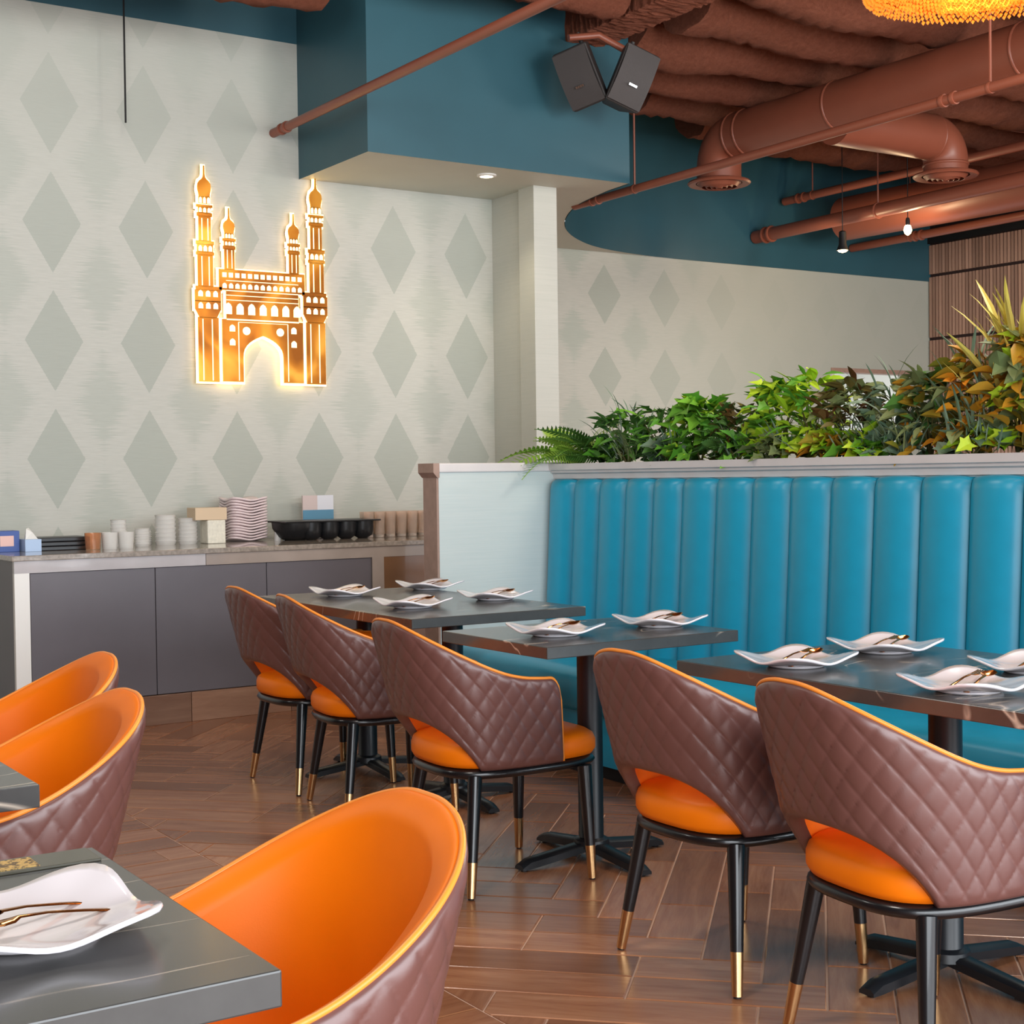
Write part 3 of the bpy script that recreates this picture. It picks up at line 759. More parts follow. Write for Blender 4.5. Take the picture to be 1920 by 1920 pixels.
t = thing('napkin_dispenser', 'white textured block with a beige carton lying on top', 'napkins', (3.17, 7.98, ZT))
box('dispenser_body', simple('textured_white', (226, 222, 206), .5, .1, 60, .5, 80), 0, .11, 0, .12, 0, .135, t, .006)
o = tag(box('cardboard_carton', simple('beige_card', (214, 190, 160), .7), -.09, .10, 0, .13, 0, .07, None, .002), 'beige carton lying on the white napkin block', 'box'); o.location = (3.19, 7.985, ZT+.136)
# stacked square plates
def square_plate_mb(s, lift, thick=.006, foot=True, N=8):
    rows = []; seg = 64
    def P(r, a, base):
        c, s_ = math.cos(a), math.sin(a); m_ = max(abs(c), abs(s_)); e_ = (abs(c)**6+abs(s_)**6)**(-1/6)
        cr = abs(math.sin(2*a))**2.0                       # 1 at the corners
        rr = r*s*((1-r**3)+r**3*e_)
        z = base + lift*(.30+.70*cr)*max(0, (r-.45)/.55)**1.7
        return (rr*c, rr*s_, z)
    prof = [.001, .2, .4, .5, .6, .7, .8, .88, .94, 1.0]
    for r in prof: rows.append([P(r, 2*PI*a/seg, .006+thick*0) for a in range(seg)])
    rows.append([(P(1.0, 2*PI*a/seg, .006)[0]*1.006, P(1.0, 2*PI*a/seg, .006)[1]*1.006, P(1.0, 2*PI*a/seg, .006)[2]-thick*.5) for a in range(seg)])
    for r in prof[::-1][:-1]: rows.append([(p[0], p[1], p[2]-thick) for p in [P(r, 2*PI*a/seg, .006) for a in range(seg)]])
    mb = MB().grid(rows, True)
    return mb
pm = square_plate_mb(.118, .022, .010).mesh('stacked_plate', simple('pinkish_china', (232, 214, 216), .25), 180)
for i in range(15):
    o = link(bpy.data.objects.new('stacked_plate', pm)); o.location = (3.49, 8.22, ZT+.003+i*.0165); o.rotation_euler = (0, 0, rnd.uniform(-.05, .05))
    ORD = ['second', 'third', 'fourth', 'fifth', 'sixth', 'seventh', 'eighth', 'ninth', 'tenth', 'eleventh', 'twelfth', 'thirteenth', 'fourteenth']
    if i == 14: tag(o, 'top plate of the tall stack of square pinkish white plates', 'plate', 'stacked plates on the counter')
    elif i == 0: tag(o, 'bottom plate of the tall stack of square plates on the counter', 'plate', 'stacked plates on the counter')
    else: tag(o, 'square plate, %s from the bottom of the tall stack on the counter' % ORD[i-1], 'plate', 'stacked plates on the counter')
for i in range(2):
    t = thing('salt_shaker', ['small glass shaker with steel cap against the plate stack', 'small glass shaker with steel cap against the black tray'][i], 'shaker', (3.645+i*.055, 8.08, ZT))
    cup(MB(), (0, 0, 0), .021, .018, .06).obj('shaker_glass', MAT['plastic'], t, 40)
    MB().lathe([(.019, 0), (.019, .012), (.012, .02), (.002, .022)], (0, 0, .06), 16).obj('shaker_cap', MAT['steel'], t, 50)
t = thing('compartment_tray', 'black moulded tray with round bowl shaped wells on the counter', 'tray', (3.655, 7.92, ZT))
box('tray_rim', MAT['blackp'], -.03, .60, 0, .30, .105, .115, t, .004)
for i in range(4):
    MB().lathe([(.03, 0), (.058, .02), (.066, .06), (.068, .105)], (.165+i*.115, .07, .0), 20).obj('tray_well', MAT['blackp'], t, 50)
mb = MB(); mb.lathe([(.06, .0), (.10, .02), (.13, .07), (.135, .105)], (.09, .14, 0), 24); mb.obj('tray_body', MAT['blackp'], t, 50)
t = thing('table_card_stand', 'upright pink and blue table card behind the black tray', 'card', (3.93, 8.33, ZT))
box('card_base', MAT['steel'], 0, .22, -.02, .03, 0, .01, t)
box('card_panel', simple('card_pink', (214, 196, 192), .4), 0, .10, 0, .012, .01, .26, t); box('card_panel', simple('card_white', (226, 228, 236), .4), .10, .21, 0, .012, .01, .26, t)
box('card_stripe', simple('card_blue', (92, 146, 176), .4), 0, .21, -.001, 0, .10, .17, t)
# drinking glasses
g0 = thing('water_glass', 'tall clear ribbed water glass in the row at the right end of the counter', 'glass', (4.20, 7.98, ZT), 0, 'tall glasses at the right end of the counter')
cup(MB(), (0, 0, 0), .027, .034, .155, 16, .002).obj('glass_body', MAT['glass'], g0, 40)
MB().lathe([(.026, .004), (.026, .018)], seg=16).obj('glass_base', MAT['plastic'], g0, 40)
index_children()
for r_ in range(3):
    for c_ in range(8):
        if r_ == 0 and c_ == 0: continue
        o = copy_tree(g0); o.location = (4.20+c_*.076+r_*.03, 7.98+r_*.08, ZT)

# ---------------------------------------------------------------- partition, planter wall and booth
YP = 6.14; XP0 = 3.60; XBK = 4.19; ZL = 1.337
t = thing('booth_partition', 'low papered partition with brown end trim at the end of the booth', 'partition', (XP0, YP, 0))
box('papered_panel', MAT['paper_partition'], .012, 1.25, 0, .12, 0, 1.300, t)
box('end_trim', MAT['trim_wood'], 0, .012, -.004, .125, 0, 1.275, t)
box('cap_board', MAT['white_trim'], .0, 1.25, -.010, .13, 1.300, 1.345, t, .006)
MB().prism([(-.022, 1.345), (-.022, 1.300), (.0, 1.275), (.012, 1.275), (.012, 1.345)], -.014, .134, 'y').obj('end_cap', MAT['trim_wood'], t)
t = thing('planter_wall', 'long low wall behind the booth with white moulded planter ledge', 'planter', (4.30, 1.2, 0))
LY = YP-1.2
box('wall_body', MAT['paper_partition'], .0, .48, 0, LY, 0, 1.27, t)
prof = [(.0, 1.262), (-.012, 1.262), (-.016, 1.285), (-.03, 1.292), (-.03, 1.302), (-.045, 1.306), (-.05, 1.337), (.03, 1.337), (.03, 1.262)]
MB().prism(prof, 0, LY+.02, 'y').obj('front_moulding', MAT['white_trim'], t)
box('planter_back', MAT['white_trim'], .45, .50, 0, LY, 1.25, 1.337, t)
box('soil', simple('soil', (40, 30, 22), .95, .3, 40, .6, 60), .03, .45, 0, LY, 1.26, 1.325, t)
t = thing('booth_bench', 'turquoise leather booth bench with tall channelled back', 'bench', (0, 0, 0))
seat_pr = [(3.64, .30), (3.635, .36), (3.64, .42), (3.665, .448), (3.72, .458), (4.20, .452), (4.20, .28), (3.66, .28)]
MB().prism(seat_pr, 1.2, YP-.005, 'y').obj('seat_cushion', MAT['turq'], t, 50)
box('seat_base', MAT['turq'], 3.69, 4.26, 1.2, YP-.005, .06, .285, t)
box('toe_kick', MAT['black'], 3.72, 4.2, 1.2, YP-.006, 0, .06, t)
def channel_mb(wd):
    rows = []; nz = 26; ny = 14; z0, z1 = .44, 1.262
    for i in range(nz+1):
        v = i/nz; z = z0+(z1-z0)*v
        if i > nz-7:
            a = (i-(nz-7))/7*PI/2; z = z1-.055+.055*math.sin(a); topf = math.cos(a)**.5 if i < nz else 0
        else: topf = 1
        if i <= nz-7: z = z0+(z1-.055-z0)*i/(nz-7)
        row = []
        for j in range(ny+1):
            u = -1+2*j/ny; c = (1-abs(u)**2.2)**.75 if abs(u) < 1 else 0
            xb = XBK+.045*(z-.45)/.8
            dep = (.022+.046*c)*topf
            row.append((xb+.06-dep-.0, u*wd/2, z-(.012*(1-c) if i > nz-7 else 0)))
        rows.append(row)
    return MB().grid(rows)
bnd = [6.132, 5.924, 5.723, 5.513, 5.311, 5.106, 4.869]
mA = channel_mb(.2045).mesh('back_channel', MAT['turq'], 60); mB_ = channel_mb(.2255).mesh('back_channel', MAT['turq'], 60)
y = 6.134
for i in range(20):
    wd = .2055 if i < 5 else .2270
    wd = .2095 if i == 0 else wd
    o = link(bpy.data.objects.new('back_channel', mA if i < 5 else mB_)); o.parent = t; o.location = (0, y-wd/2, 0)
    y -= wd
MB().prism([(XBK+.06, .3), (XBK+.115, 1.255), (4.298, 1.255), (4.298, .3)], 1.2, YP-.006, 'y').obj('back_board', MAT['turq'], t)

# ---------------------------------------------------------------- tables
def base_cross(t, x, y, H_, arm=.29, ang=0):
    MB().lathe([(.05, 0), (.05, .01), (.042, .02), (.042, H_-.03), (.05, H_-.01)], (x, y, .05), 24).obj('column', MAT['blackp'], t, 40)
    MB().lathe([(.062, 0), (.058, .022), (.045, .03)], (x, y, .045), 24).obj('column_collar', MAT['blackp'], t, 40)
    for q in range(4):
        a = q*PI/2+ang; mb = MB(); rows = []
        for i in range(9):
            u = i/8; r = .03+(arm-.03)*u; w_ = .030-.006*u; zt = .062-.028*u-(.012 if i == 8 else 0); zb = max(.006, .034-.03*u)
            row = [(r, -w_, zb), (r, -w_, zt-.008), (r, -w_*.6, zt), (r, w_*.6, zt), (r, w_, zt-.008), (r, w_, zb)]
            row = [(x+px*math.cos(a)-py*math.sin(a), y+px*math.sin(a)+py*math.cos(a), pz) for px, py, pz in row]; rows.append(row)
        mb.grid(rows, True); mb.f.append(tuple(range(6))); mb.f.append(tuple(range(len(mb.v)-1, len(mb.v)-7, -1)))
        f_ = mb.obj('base_foot', MAT['blackp'], t, 40)
        MB().lathe([(.012, 0), (.014, .008)], (x+(arm-.02)*math.cos(a), y+(arm-.02)*math.sin(a), 0), 12).obj('leveller', MAT['blackm'], f_, 40)
def table(label, x0, x1, y0, y1, cols, H_=.765, th=.037, arm=.29, ang=0):
    cx, cy = (x0+x1)/2, (y0+y1)/2
    t = thing('dining_table', label, 'table', (cx, cy, 0))
    box('tabletop', MAT['marble'], x0-cx, x1-cx, y0-cy, y1-cy, H_-th, H_, t, .0025)
    for (a, b) in cols:
        base_cross(t, a-cx, b-cy, H_-th-.05, arm, ang)
        box('mounting_plate', MAT['blackp'], a-cx-.11, a-cx+.11, b-cy-.11, b-cy+.11, H_-th-.008, H_-th, t)
    return t
table('long dark marble table set with four plates beside the papered partition', 2.63, 3.41, 4.672, 6.06, [(2.99, 4.99), (2.99, 5.72)])
table('small square dark marble table with two plates, middle of the booth', 2.508, 3.27, 3.635, 4.25, [(2.905, 3.965)])
table('long dark marble table with gold cutlery plates at the right frame edge', 2.61, 3.40, 1.76, 3.155, [(2.955, 2.515), (2.955, 2.0)])
table('grey marble table in the left foreground holding one large plate', -.13, .639, 1.423, 2.06, [(.25, 1.74)], th=.04)
table('dark marble table corner at the left frame edge between two orange chairs', -.06, .70, 2.542, 3.95, [(.3, 2.85), (.3, 3.6)], th=.04)

# ---------------------------------------------------------------- chairs
def smooth(a, b, x):
    x = max(0, min(1, (x-a)/(b-a))); return x*x*(3-2*x)
def zhigh(s):                                         # s: 0 back centre .. 1 arm end
    z = .838-.178*smooth(.03, .80, s)-.008*smooth(.7, .94, s)
    if s > .93: 
        q = (s-.93)/.07; z -= .075*(1-math.sqrt(max(0, 1-q*q)))
    return z
def zlow(s):
    if s < .48: return .382+.150*(1-(s/.48)**3.0)
    return .382
def plan_raw(th, z):                                  # th: -1..1
    f = max(0, (z-.38)/.46)
    a = .262+.124*f**.9; b = .228+.050*f; xs = -.03; n_ = 2.7
    if abs(th) <= .6:
        q = th/.6*PI/2; c, s_ = abs(math.cos(q)), abs(math.sin(q))
        return (xs-(a+xs)*c**(2/n_), math.copysign(b*s_**(2/n_), th))
    e = (abs(th)-.6)/.4; xe = .125-.05*f
    return (xs+(xe-xs)*e, math.copysign(b-.010*e*e, th))
tab = []; L_ = 0; pv = plan_raw(0, .6)
for i in range(1, 2001):
    p = plan_raw(i/2000, .6); L_ += math.hypot(p[0]-pv[0], p[1]-pv[1]); tab.append(L_); pv = p
import bisect
def th_of(s):
    i = bisect.bisect_left(tab, abs(s)*L_); return math.copysign(min(i+1, 2000)/2000, s)
NS, NV = 280, 70
SS = [-1+2*i/NS for i in range(NS+1)]
TH = [th_of(s) if abs(s) > 1e-6 else 0.0 for s in SS]
def base_pt(i, z): p = plan_raw(TH[i], z); return Vector((p[0], p[1], z))
def nrm(i, z):
    a = base_pt(max(0, i-1), z); b = base_pt(min(NS, i+1), z); d = (b-a).normalized(); n_ = Vector((d.y, -d.x, 0))
    if n_.dot(Vector((a.x+.05, a.y, 0))) < 0: n_ = -n_
    return n_
outer = []; outer_flat = []
for v in range(NV+1):
    row = []
    for i in range(NS+1):
        s = abs(SS[i]); z0, z1 = zlow(s), zhigh(s); z = z0+(z1-z0)*v/NV
        A = SS[i]*L_/.058; B = z/.082
        q = abs(math.sin(PI*(A/1.0+B)))**.24*abs(math.sin(PI*(A/1.0-B)))**.24
        dz = min(z1-z, z-z0); ds = (1-s)*L_
        ef = smooth(0, .028, dz)*smooth(0, .02, ds)
        edge = min(1, math.sqrt(max(0, min(dz/.03, 1)*(2-min(dz/.03, 1)))))*min(1, math.sqrt(max(0, min(ds/.02, 1)*(2-min(ds/.02, 1)))))
        off = .012*edge + .0060*q*ef - .004*ef
        p = base_pt(i, z)+nrm(i, z)*off; row.append(p)
    outer.append(row)
def bound_pts():                                       # outer top boundary from one arm bottom over the back to the other
    L = [outer[v][0] for v in range(0, NV)]+[outer[NV][i] for i in range(NS+1)]+[outer[v][NS] for v in range(NV-1, -1, -1)]
    return L
TK = .034
def inner_pt(i, z, d): return base_pt(i, z)-nrm(i, z)*d
in_rows = []
NI = 20
I_IDX = list(range(0, NS+1, 4))
for v in range(NI+1):
    row = []
    for i in I_IDX:
        s = abs(SS[i]); z0, z1 = zlow(s), zhigh(s); z = z0+(z1-.004-z0)*v/NI
        ins = TK*(1-.25*smooth(.5, 1, s)); ds = (1-s)*L_
        e = math.sqrt(max(0, min(1, (z1-z)/.022)*(2-min(1, (z1-z)/.022))))
        row.append(inner_pt(i, z, ins*(.45+.55*e)))
    in_rows.append(row)
rim = []
for f in (.45, .3, .15, 0): rim.append([inner_pt(i, zhigh(abs(SS[i]))+(.003 if f in (.3, .15) else 0)-(.004 if f == .45 else 0), TK*(1-.25*smooth(.5, 1, abs(SS[i])))*f) for i in I_IDX])
def make_chair():
    t = thing('tub_chair', 'x', 'chair')
    MB().grid(outer).obj('quilted_shell', MAT['brown'], t, 180)
    mb = MB().grid(in_rows[:-1]+rim)
    for side in (0, -1):                                # front edge strips of the arms
        i = I_IDX[side]
        a = [r[side] for r in in_rows]; b = [base_pt(i, zlow(1)+(zhigh(1)-zlow(1))*v/NI) for v in range(NI+1)]
        mb.grid([a, b])
    mb.obj('inner_upholstery', MAT['orange'], t, 180)
    # brown hem under the shell
    lo = [outer[0][i] for i in I_IDX]; li = [r for r in in_rows[0]]
    md = [(a+b)/2-Vector((0, 0, .006)) for a, b in zip(lo, li)]
    MB().grid([lo, md, li]).obj('lower_hem', MAT['brown'], t, 180)
    B = bound_pts(); B = [b+Vector((0, 0, .002)) for b in B[::2]]+[B[-1]]
    MB().tube(B, .0048, 8).obj('piping', MAT['piping'], t, 180)
    # seat cushion: rounded D
    rows = []; seg = 48
    def sp(a, sc_, z):
        c, s_ = math.cos(a), math.sin(a); n_ = 4.2 if math.cos(a) > 0 else 3.0
        x = math.copysign(abs(c)**(2/n_), c); y_ = math.copysign(abs(s_)**(2/n_), s_)
        ax = .312 if x > 0 else .250
        return (x*ax*sc_-.004, y_*(.222-.012*max(0, x))*sc_, z)
    for sc_, z in ((.001, .382), (.90, .382), (.965, .386), (1.0, .402), (1.0, .430), (.975, .448), (.92, .459), (.7, .467), (.4, .471), (.001, .472)):
        rows.append([sp(2*PI*a/seg, sc_, z) for a in range(seg)])
    MB().grid(rows, True).obj('seat_cushion', MAT['orange'], t, 180)
    rows = []
    for sc_, z in ((.001, .349), (.90, .349), (.968, .354), (.995, .366), (.965, .379), (.90, .382), (.001, .382)):
        rows.append([sp(2*PI*a/seg, sc_, z) for a in range(seg)])
    MB().grid(rows, True).obj('seat_frame', MAT['blackm'], t, 180)
    for fx, fy in ((-.218, .232), (-.218, -.232), (.218, .232), (.218, -.232)):
        tx, ty = (fx*.78, fy*.77) if fx < 0 else (.207, math.copysign(.210, fy)); top = Vector((tx, ty, .36)); bot = Vector((fx, fy, 0)); cpt = bot+(top-bot)*.30
        l_ = MB().tube([cpt, top], [.0163, .0228], 18).obj('leg', MAT['blackm'], t, 40)
        mb = MB().tube([bot+(top-bot)*.012, cpt], [.0132, .0164], 18); mb.obj('brass_cap', MAT['brass'], l_, 40)
        MB().tube([bot, bot+(top-bot)*.014], [.009, .0095], 12).obj('rubber_foot', MAT['black'], l_, 40)
    return t
ch0 = make_chair(); index_children()
D_ = math.radians
chairs = [(2.743, 5.668, 0, 'farthest brown quilted tub chair, closest to the service counter'),
          (2.7125, 5.085, D_(-8), 'brown quilted tub chair second from the service counter'),
          (2.551, 4.001, D_(-3.5), 'brown quilted tub chair whose orange seat front and armrest show, at the small table'),
          (2.623, 2.922, 0, 'brown quilted tub chair right of the small table pedestal, partly hidden by its neighbour'),
          (2.561, 2.226, D_(-7), 'nearest brown quilted tub chair, cut by the right frame edge'),
          (.628, 1.765, D_(180), 'large orange lined tub chair in the foreground at the grey marble table'),
          (.635, 3.01, D_(180), 'orange lined tub chair behind the left marble table corner, nearer of two'),
          (.81, 3.70, D_(180), 'farthest orange lined tub chair at the left frame edge')]
for i, (x, y, a, l_) in enumerate(chairs):
    c = ch0 if i == 0 else copy_tree(ch0)
    c.location = (x, y, .001); c.rotation_euler = (0, 0, a); c['label'] = l_; c['group'] = 'quilted tub chairs'

# ---------------------------------------------------------------- plates and cutlery
def fork_mb():
    mb = MB()
    prof = [(-.10, .006, .0), (-.095, .0075, .0), (-.05, .0045, .004), (0, .003, .007), (.035, .004, .006), (.045, .010, .003), (.06, .0115, .001)]
    rows = [[(x, -w_, z), (x, w_, z), (x, w_*.7, z+.002), (x, -w_*.7, z+.002)] for x, w_, z in prof]
    mb.grid([r+[r[0]] for r in rows]); mb.f.append(tuple([0, 1, 2, 3]))
    for q in range(4):
        y0 = -.0105+q*.0062
        mb.box(.058, .100, y0, y0+.0026, .001, .0028)
    return mb
def spoon_mb():
    mb = MB()
    prof = [(-.10, .006, .0), (-.095, .0075, .0), (-.05, .0045, .004), (0, .003, .007), (.035, .004, .006)]
    rows = [[(x, -w_, z), (x, w_, z), (x, w_*.7, z+.002), (x, -w_*.7, z+.002)] for x, w_, z in prof]
    mb.grid([r+[r[0]] for r in rows]); mb.f.append((0, 1, 2, 3))
    rows = []
    for i in range(9):
        u = i/8; x = .033+.062*u; w_ = .019*math.sin(PI*(.08+.86*u)); rows.append([(x, w_*c, .006-.007*math.sin(PI*u)*(1-c*c)) for c in (-1, -.6, -.2, .2, .6, 1)])
    mb.grid(rows); return mb
pmesh = square_plate_mb(.129, .029).mesh('plate_dish', MAT['china'], 180)
footm = MB().lathe([(.070, 0), (.078, .004), (.080, .008), (.066, .008)], seg=40).mesh('plate_foot', MAT['china'], 40)
fm = fork_mb().mesh('fork', MAT['gold'], 50); spm = spoon_mb().mesh('spoon', MAT['gold'], 50)
plates = [(2.93, 5.80, 'far left corner of the table by the partition', 0), (3.40, 5.87, 'far right corner of the table by the partition', 0),
          (2.87, 5.09, 'near left corner of the table by the partition', 0), (3.32, 5.19, 'near right corner of the table by the partition', 0),
          (2.72, 3.895, 'left side of the small middle table', 0), (3.155, 3.90, 'booth side of the small middle table', 0),
          (2.775, 2.86, 'far left corner of the right hand table', 1), (3.185, 2.925, 'far booth side of the right hand table', 1),
          (2.765, 2.285, 'near left side of the right hand table', 1), (3.155, 2.40, 'right table, booth side, at the frame edge', 1),
          (.45, 1.70, 'grey marble table in the foreground', 2)]
for i, (x, y, l_, kd) in enumerate(plates):
    t = thing('dinner_plate', ('square white plate, ' if kd < 2 else 'largest square white plate, on the ')+l_, 'plate', (x, y, .765), 0, 'square plates laid on the tables')
    for nm, me, z in (('plate_dish', pmesh, .006), ('plate_foot', footm, 0)):
        o = link(bpy.data.objects.new(nm, me)); o.parent = t; o.location = (0, 0, z)
    a0 = D_(18) if kd < 2 else D_(200)
    for nm, me, off, dz in (('dinner_fork', fm, .020, .022), ('dinner_spoon', spm, -.020, .022)):
        o = link(bpy.data.objects.new(nm, me)); a = a0+(-.06 if off > 0 else .05)
        dx_, dy_ = -math.sin(a)*off, math.cos(a)*off
        px, py = (x+.012, y) if kd < 2 else (x+.01, y-.005)
        o.location = (px+dx_, py+dy_, .765+dz); o.rotation_euler = (0, D_(-7), a)
        tag(o, 'gold %s on plate, %s' % (nm.split('_')[1], l_), nm.split('_')[1], 'gold cutlery on the plates')
t = thing('table_plaque', 'dark plaque with a speckled gold panel behind the foreground plate', 'plaque', (.46, 2.012, .765))
box('plaque_plate', simple('smoked_acrylic', (70, 66, 52), .15), -.15, .165, -.035, .035, 0, .004, t, .001)
def speck():
    t_ = NT('gold_speckle'); v = t_.coord(); n_ = t_.noise(v, 130, 3, .6)
    t_.base(t_.ramp(n_, [(.46, lin((96, 72, 36))), (.54, lin((206, 168, 92)))])); t_.set(rough=.4); return t_.m
box('gold_panel', speck(), -.085, .085, -.026, .026, .004, .0048, t)

# ---------------------------------------------------------------- plants on the ledge
def leafmat(name, c1, c2, rough=.45):
    t_ = NT(name); oi = t_.n('ShaderNodeObjectInfo'); v = t_.coord(); n_ = t_.noise(v, 40, 2)
    f = t_.math('ADD', t_.math('MULTIPLY', oi.outputs['Random'], .8), t_.math('MULTIPLY', n_, .3))
    t_.base(t_.mix(f, lin(c1), lin(c2))); t_.set(rough=rough, spec=.4); return t_.m
LM = {'fern': leafmat('fern_leaf', (112, 160, 52), (170, 204, 84)), 'dark': leafmat('dark_leaf', (34, 74, 34), (92, 140, 60)), 'ivy': leafmat('ivy_leaf', (52, 122, 34), (120, 178, 56)),
      'lime': leafmat('lime_leaf', (120, 170, 20), (196, 220, 60)), 'red': leafmat('bronze_leaf', (84, 36, 20), (96, 92, 44)), 'olive': leafmat('olive_leaf', (92, 110, 70), (136, 148, 96)),
      'autumn': leafmat('autumn_leaf', (226, 140, 30), (110, 122, 40)), 'sage': leafmat('sage_leaf', (120, 140, 120), (90, 118, 92)), 'straw': leafmat('straw_leaf', (206, 186, 96), (170, 160, 70))}
def leaf_outline(kind, L):
    if kind == 'ivy': P = [(0, 0), (.12, .22), (.02, .42), (.36, .34), (.52, .52), (.62, .28), (1.0, 0)]
    elif kind == 'oval': P = [(0, 0), (.12, .16), (.35, .30), (.6, .28), (.82, .15), (1.0, 0)]
    elif kind == 'blade': P = [(0, 0), (.25, .030), (.6, .034), (.85, .018), (1.0, 0)]
    elif kind == 'lance': P = [(0, 0), (.2, .09), (.5, .13), (.8, .07), (1.0, 0)]
    else: P = [(0, 0), (.3, .03), (.7, .025), (1.0, 0)]
    return [(a*L, b*L) for a, b in P]
def leaf_mesh(kind, L, mat, name):
    P = leaf_outline(kind, L); mb = MB(); n_ = len(P)
    bend = lambda x: -.35*x*x/L
    mid = [(x, 0, bend(x)) for x, y_ in P]
    for s_ in (1, -1):
        out = [(x, y_*s_, bend(x)+y_*.35) for x, y_ in P]
        vs = mid+out[1:-1]; fs = [(0, 1, n_)]+[(i, i+1, n_+i, n_+i-1) for i in range(1, n_-2)]+[(n_-2, n_-1, 2*n_-3)]
        mb.add(vs, fs)
    me = mb.mesh(name, mat, 180); return me
def frond_mesh(L, mat, name):
    mb = MB(); N_ = 20
    sp = lambda u: Vector((L*u, 0, L*(.45*u-.75*u*u)))
    for i in range(1, N_):
        u = i/N_; p = sp(u); ll = L*.26*math.sin(PI*min(1, u*.9+.12))**.8
        for s_ in (1, -1):
            w_ = L*.023
            mb.add([p-Vector((w_, 0, 0)), p+Vector((w_, 0, 0)), p+Vector((w_*.9+ll*.2, s_*ll, -.12*ll)), p+Vector((ll*.08, s_*ll*.7, -.05*ll))], [(0, 1, 2, 3)])
    mb.tube([sp(i/8) for i in range(9)], .0016, 5)
    return mb.mesh(name, mat, 180)
lm_cache = {}
def lmesh(kind, mat, size):
    key = (kind, mat, size)
    if key not in lm_cache:
        lm_cache[key] = frond_mesh(size, LM[mat], 'frond') if kind == 'frond' else leaf_mesh(kind, size, LM[mat], 'leaf')
    return lm_cache[key]
LEDGE = 1.325
def plant(name, label, y, x, wy, wx, h, n_, kinds, seed, lean=0):
    n_ = int(n_*1.55)
    r_ = random.Random(seed); t = thing(name, label, 'plant', (x, y, LEDGE), 0, 'artificial plants along the planter ledge')
    stems = MB()
    for q in range(9):
        a = r_.uniform(0, 2*PI); e = Vector((math.cos(a)*wx*.6, math.sin(a)*wy*.6, h*r_.uniform(.5, .9)))
        stems.tube([(0, 0, 0), e*.5+Vector((0, 0, h*.12)), e], [.0035, .0025, .0015], 5)
    stems.obj('stem', MAT['stem'], t, 60)
    for q in range(n_):
        kind, mat, sz = r_.choice(kinds)
        me = lmesh(kind, mat, round(sz*r_.choice((.75, 1.0, 1.25)), 3))
        o = link(bpy.data.objects.new('leaf' if kind != 'frond' else 'frond', me)); o.parent = t
        u = r_.random()**.7; a = r_.uniform(0, 2*PI); zz = h*r_.random()**.85
        prof = math.sqrt(max(.08, 1-(zz/h)**2*.85))
        px, py = math.cos(a)*wx*u*prof, math.sin(a)*wy*u*prof
        if kind == 'frond': px *= .25; py *= .3; zz = h*.1
        o.location = (px, py, zz+.005+lean*0)
        out = math.atan2(py+r_.uniform(-.03, .03), px-r_.uniform(0, .06))
        pit = r_.uniform(-1.0, .35) if kind != 'frond' else r_.uniform(-.9, -.2)
        if kind in ('blade',): pit = r_.uniform(-1.5, -.9)
        o.rotation_euler = (r_.uniform(-.9, .9), pit, out+r_.uniform(-.7, .7))
    return t
MAT['stem'] = simple('plant_stem', (88, 84, 40), .7)
PX = 4.45
F = ('frond', 'fern', .26); FD = ('frond', 'dark', .22)
tf = plant('fern', 'pale green fern fronds spilling over the left end of the ledge', 6.10, 4.42, .10, .12, .10, 9, [F, F], 11)
tg = plant('fern', 'dark green upright fern beside the pale fern', 5.98, 4.47, .10, .12, .14, 12, [FD, ('frond', 'dark', .20)], 12)
for tt, sets in ((tf, [(.2, -.30, 2.75), (-.3, -.15, 2.95), (.1, -.1, 3.3)]), (tg, [(.5, -.75, 2.5), (.2, -.95, 2.7), (-.2, -.6, 2.35)])):
    fr = [o for o in bpy.data.objects if o.parent == tt and o.name.startswith('frond')][:3]
    for o, (a, b, c) in zip(fr, sets): o.rotation_euler = (a, b, c); o.scale = (1.25, 1.25, 1.25)
plant('leafy_plant', 'dark green bushy plant right of the two ferns', 5.74, PX, .20, .15, .25, 105, [('lance', 'dark', .10), ('oval', 'dark', .07), ('ivy', 'ivy', .06), ('blade', 'sage', .12)], 13)
plant('leafy_plant', 'mixed dark and mid green plant before the large ivy', 5.46, PX, .18, .15, .25, 95, [('lance', 'ivy', .09), ('ivy', 'dark', .07), ('frond', 'dark', .14), ('lance', 'dark', .11)], 14)
plant('ivy_plant', 'large leaved bright green ivy in the left half of the ledge', 5.19, PX, .16, .14, .27, 85, [('ivy', 'ivy', .10), ('ivy', 'ivy', .085), ('ivy', 'lime', .06)], 15)
plant('leafy_plant', 'bronze and dark green plant right of the large ivy', 4.93, PX, .17, .15, .24, 100, [('lance', 'red', .08), ('ivy', 'dark', .07), ('oval', 'red', .06), ('frond', 'dark', .16)], 16)
plant('ivy_plant', 'lime and green star leaved ivy at the middle of the ledge', 4.68, PX, .16, .14, .33, 100, [('ivy', 'lime', .065), ('lance', 'ivy', .09), ('ivy', 'ivy', .07), ('ivy', 'lime', .075)], 17)
plant('leafy_plant', 'tall upright lime green plant left of the bronze one', 4.47, PX, .13, .13, .35, 85, [('lance', 'lime', .10), ('oval', 'lime', .08), ('lance', 'ivy', .10)], 18)
plant('leafy_plant', 'reddish bronze plant in front of the far doorway', 4.27, PX, .15, .14, .30, 95, [('lance', 'red', .10), ('oval', 'red', .08), ('ivy', 'olive', .06)], 19)
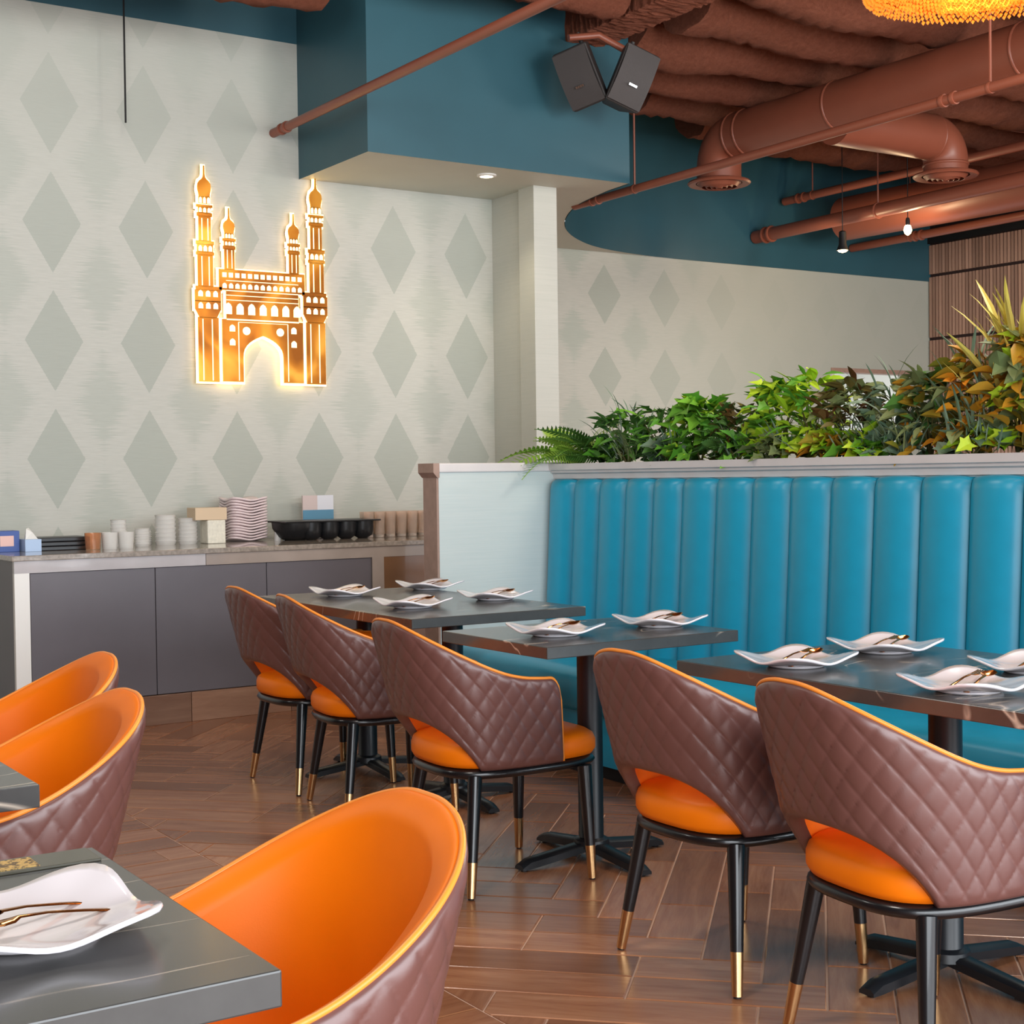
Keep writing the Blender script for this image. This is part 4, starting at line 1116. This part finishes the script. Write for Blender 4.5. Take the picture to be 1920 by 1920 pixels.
plant('leafy_plant', 'pale olive green plant right of the bronze one', 4.04, PX, .15, .14, .29, 100, [('oval', 'olive', .075), ('lance', 'sage', .10), ('blade', 'sage', .14), ('oval', 'sage', .06)], 20)
plant('leafy_plant', 'olive plant with large folded leaves under the slatted wall edge', 3.85, PX, .15, .14, .31, 105, [('oval', 'olive', .09), ('oval', 'autumn', .07), ('lance', 'olive', .10), ('ivy', 'dark', .07)], 21)
plant('leafy_plant', 'orange and green plant rising toward the right frame edge', 3.63, PX, .16, .14, .37, 120, [('oval', 'autumn', .095), ('oval', 'autumn', .085), ('oval', 'olive', .10), ('blade', 'sage', .15)], 22)
plant('grass_plant', 'tall straw yellow grass standing above the orange leaves', 3.49, 4.50, .14, .08, .37, 56, [('blade', 'straw', .27), ('blade', 'straw', .22)], 23)
plant('leafy_plant', 'large autumn coloured plant at the right frame edge', 3.40, PX, .16, .15, .42, 135, [('oval', 'autumn', .10), ('oval', 'olive', .10), ('oval', 'autumn', .085), ('ivy', 'lime', .07)], 24)
plant('leafy_plant', 'green edging plant beyond the right frame edge', 3.12, PX, .16, .14, .40, 90, [('oval', 'olive', .10), ('oval', 'autumn', .09)], 25)
# low runner of star leaves along the ledge
specs = [(5.62, 'sage', 'olive'), (4.85, 'dark', 'ivy'), (4.60, 'lime', 'olive'), (4.33, 'lime', 'autumn'), (4.13, 'lime', 'ivy'), (3.58, 'lime', 'sage'), (5.30, 'sage', 'dark'), (3.95, 'sage', 'olive')]
labs = ['low silvery spider leaves under the dark bushy plant', 'low dark star leaves under the bronze plant', 'low lime star leaves at the middle of the ledge', 'low lime and orange leaves under the reddish plant',
        'bright lime star leaves hanging at the ledge under the olive plant', 'bright lime leaves low at the ledge near the right edge', 'low silvery grass under the large ivy', 'low sage grass under the olive plant']
for i, ((y, a, b), l_) in enumerate(zip(specs, labs)):
    plant('trailing_plant', l_, y, 4.36, .15, .06, .09, 34, [('ivy', a, .07), ('ivy' if i not in (0, 6, 7) else 'blade', b, .08), ('blade', 'sage', .10)] if i != 0 else [('blade', 'sage', .11), ('blade', 'olive', .10)], 60+i)
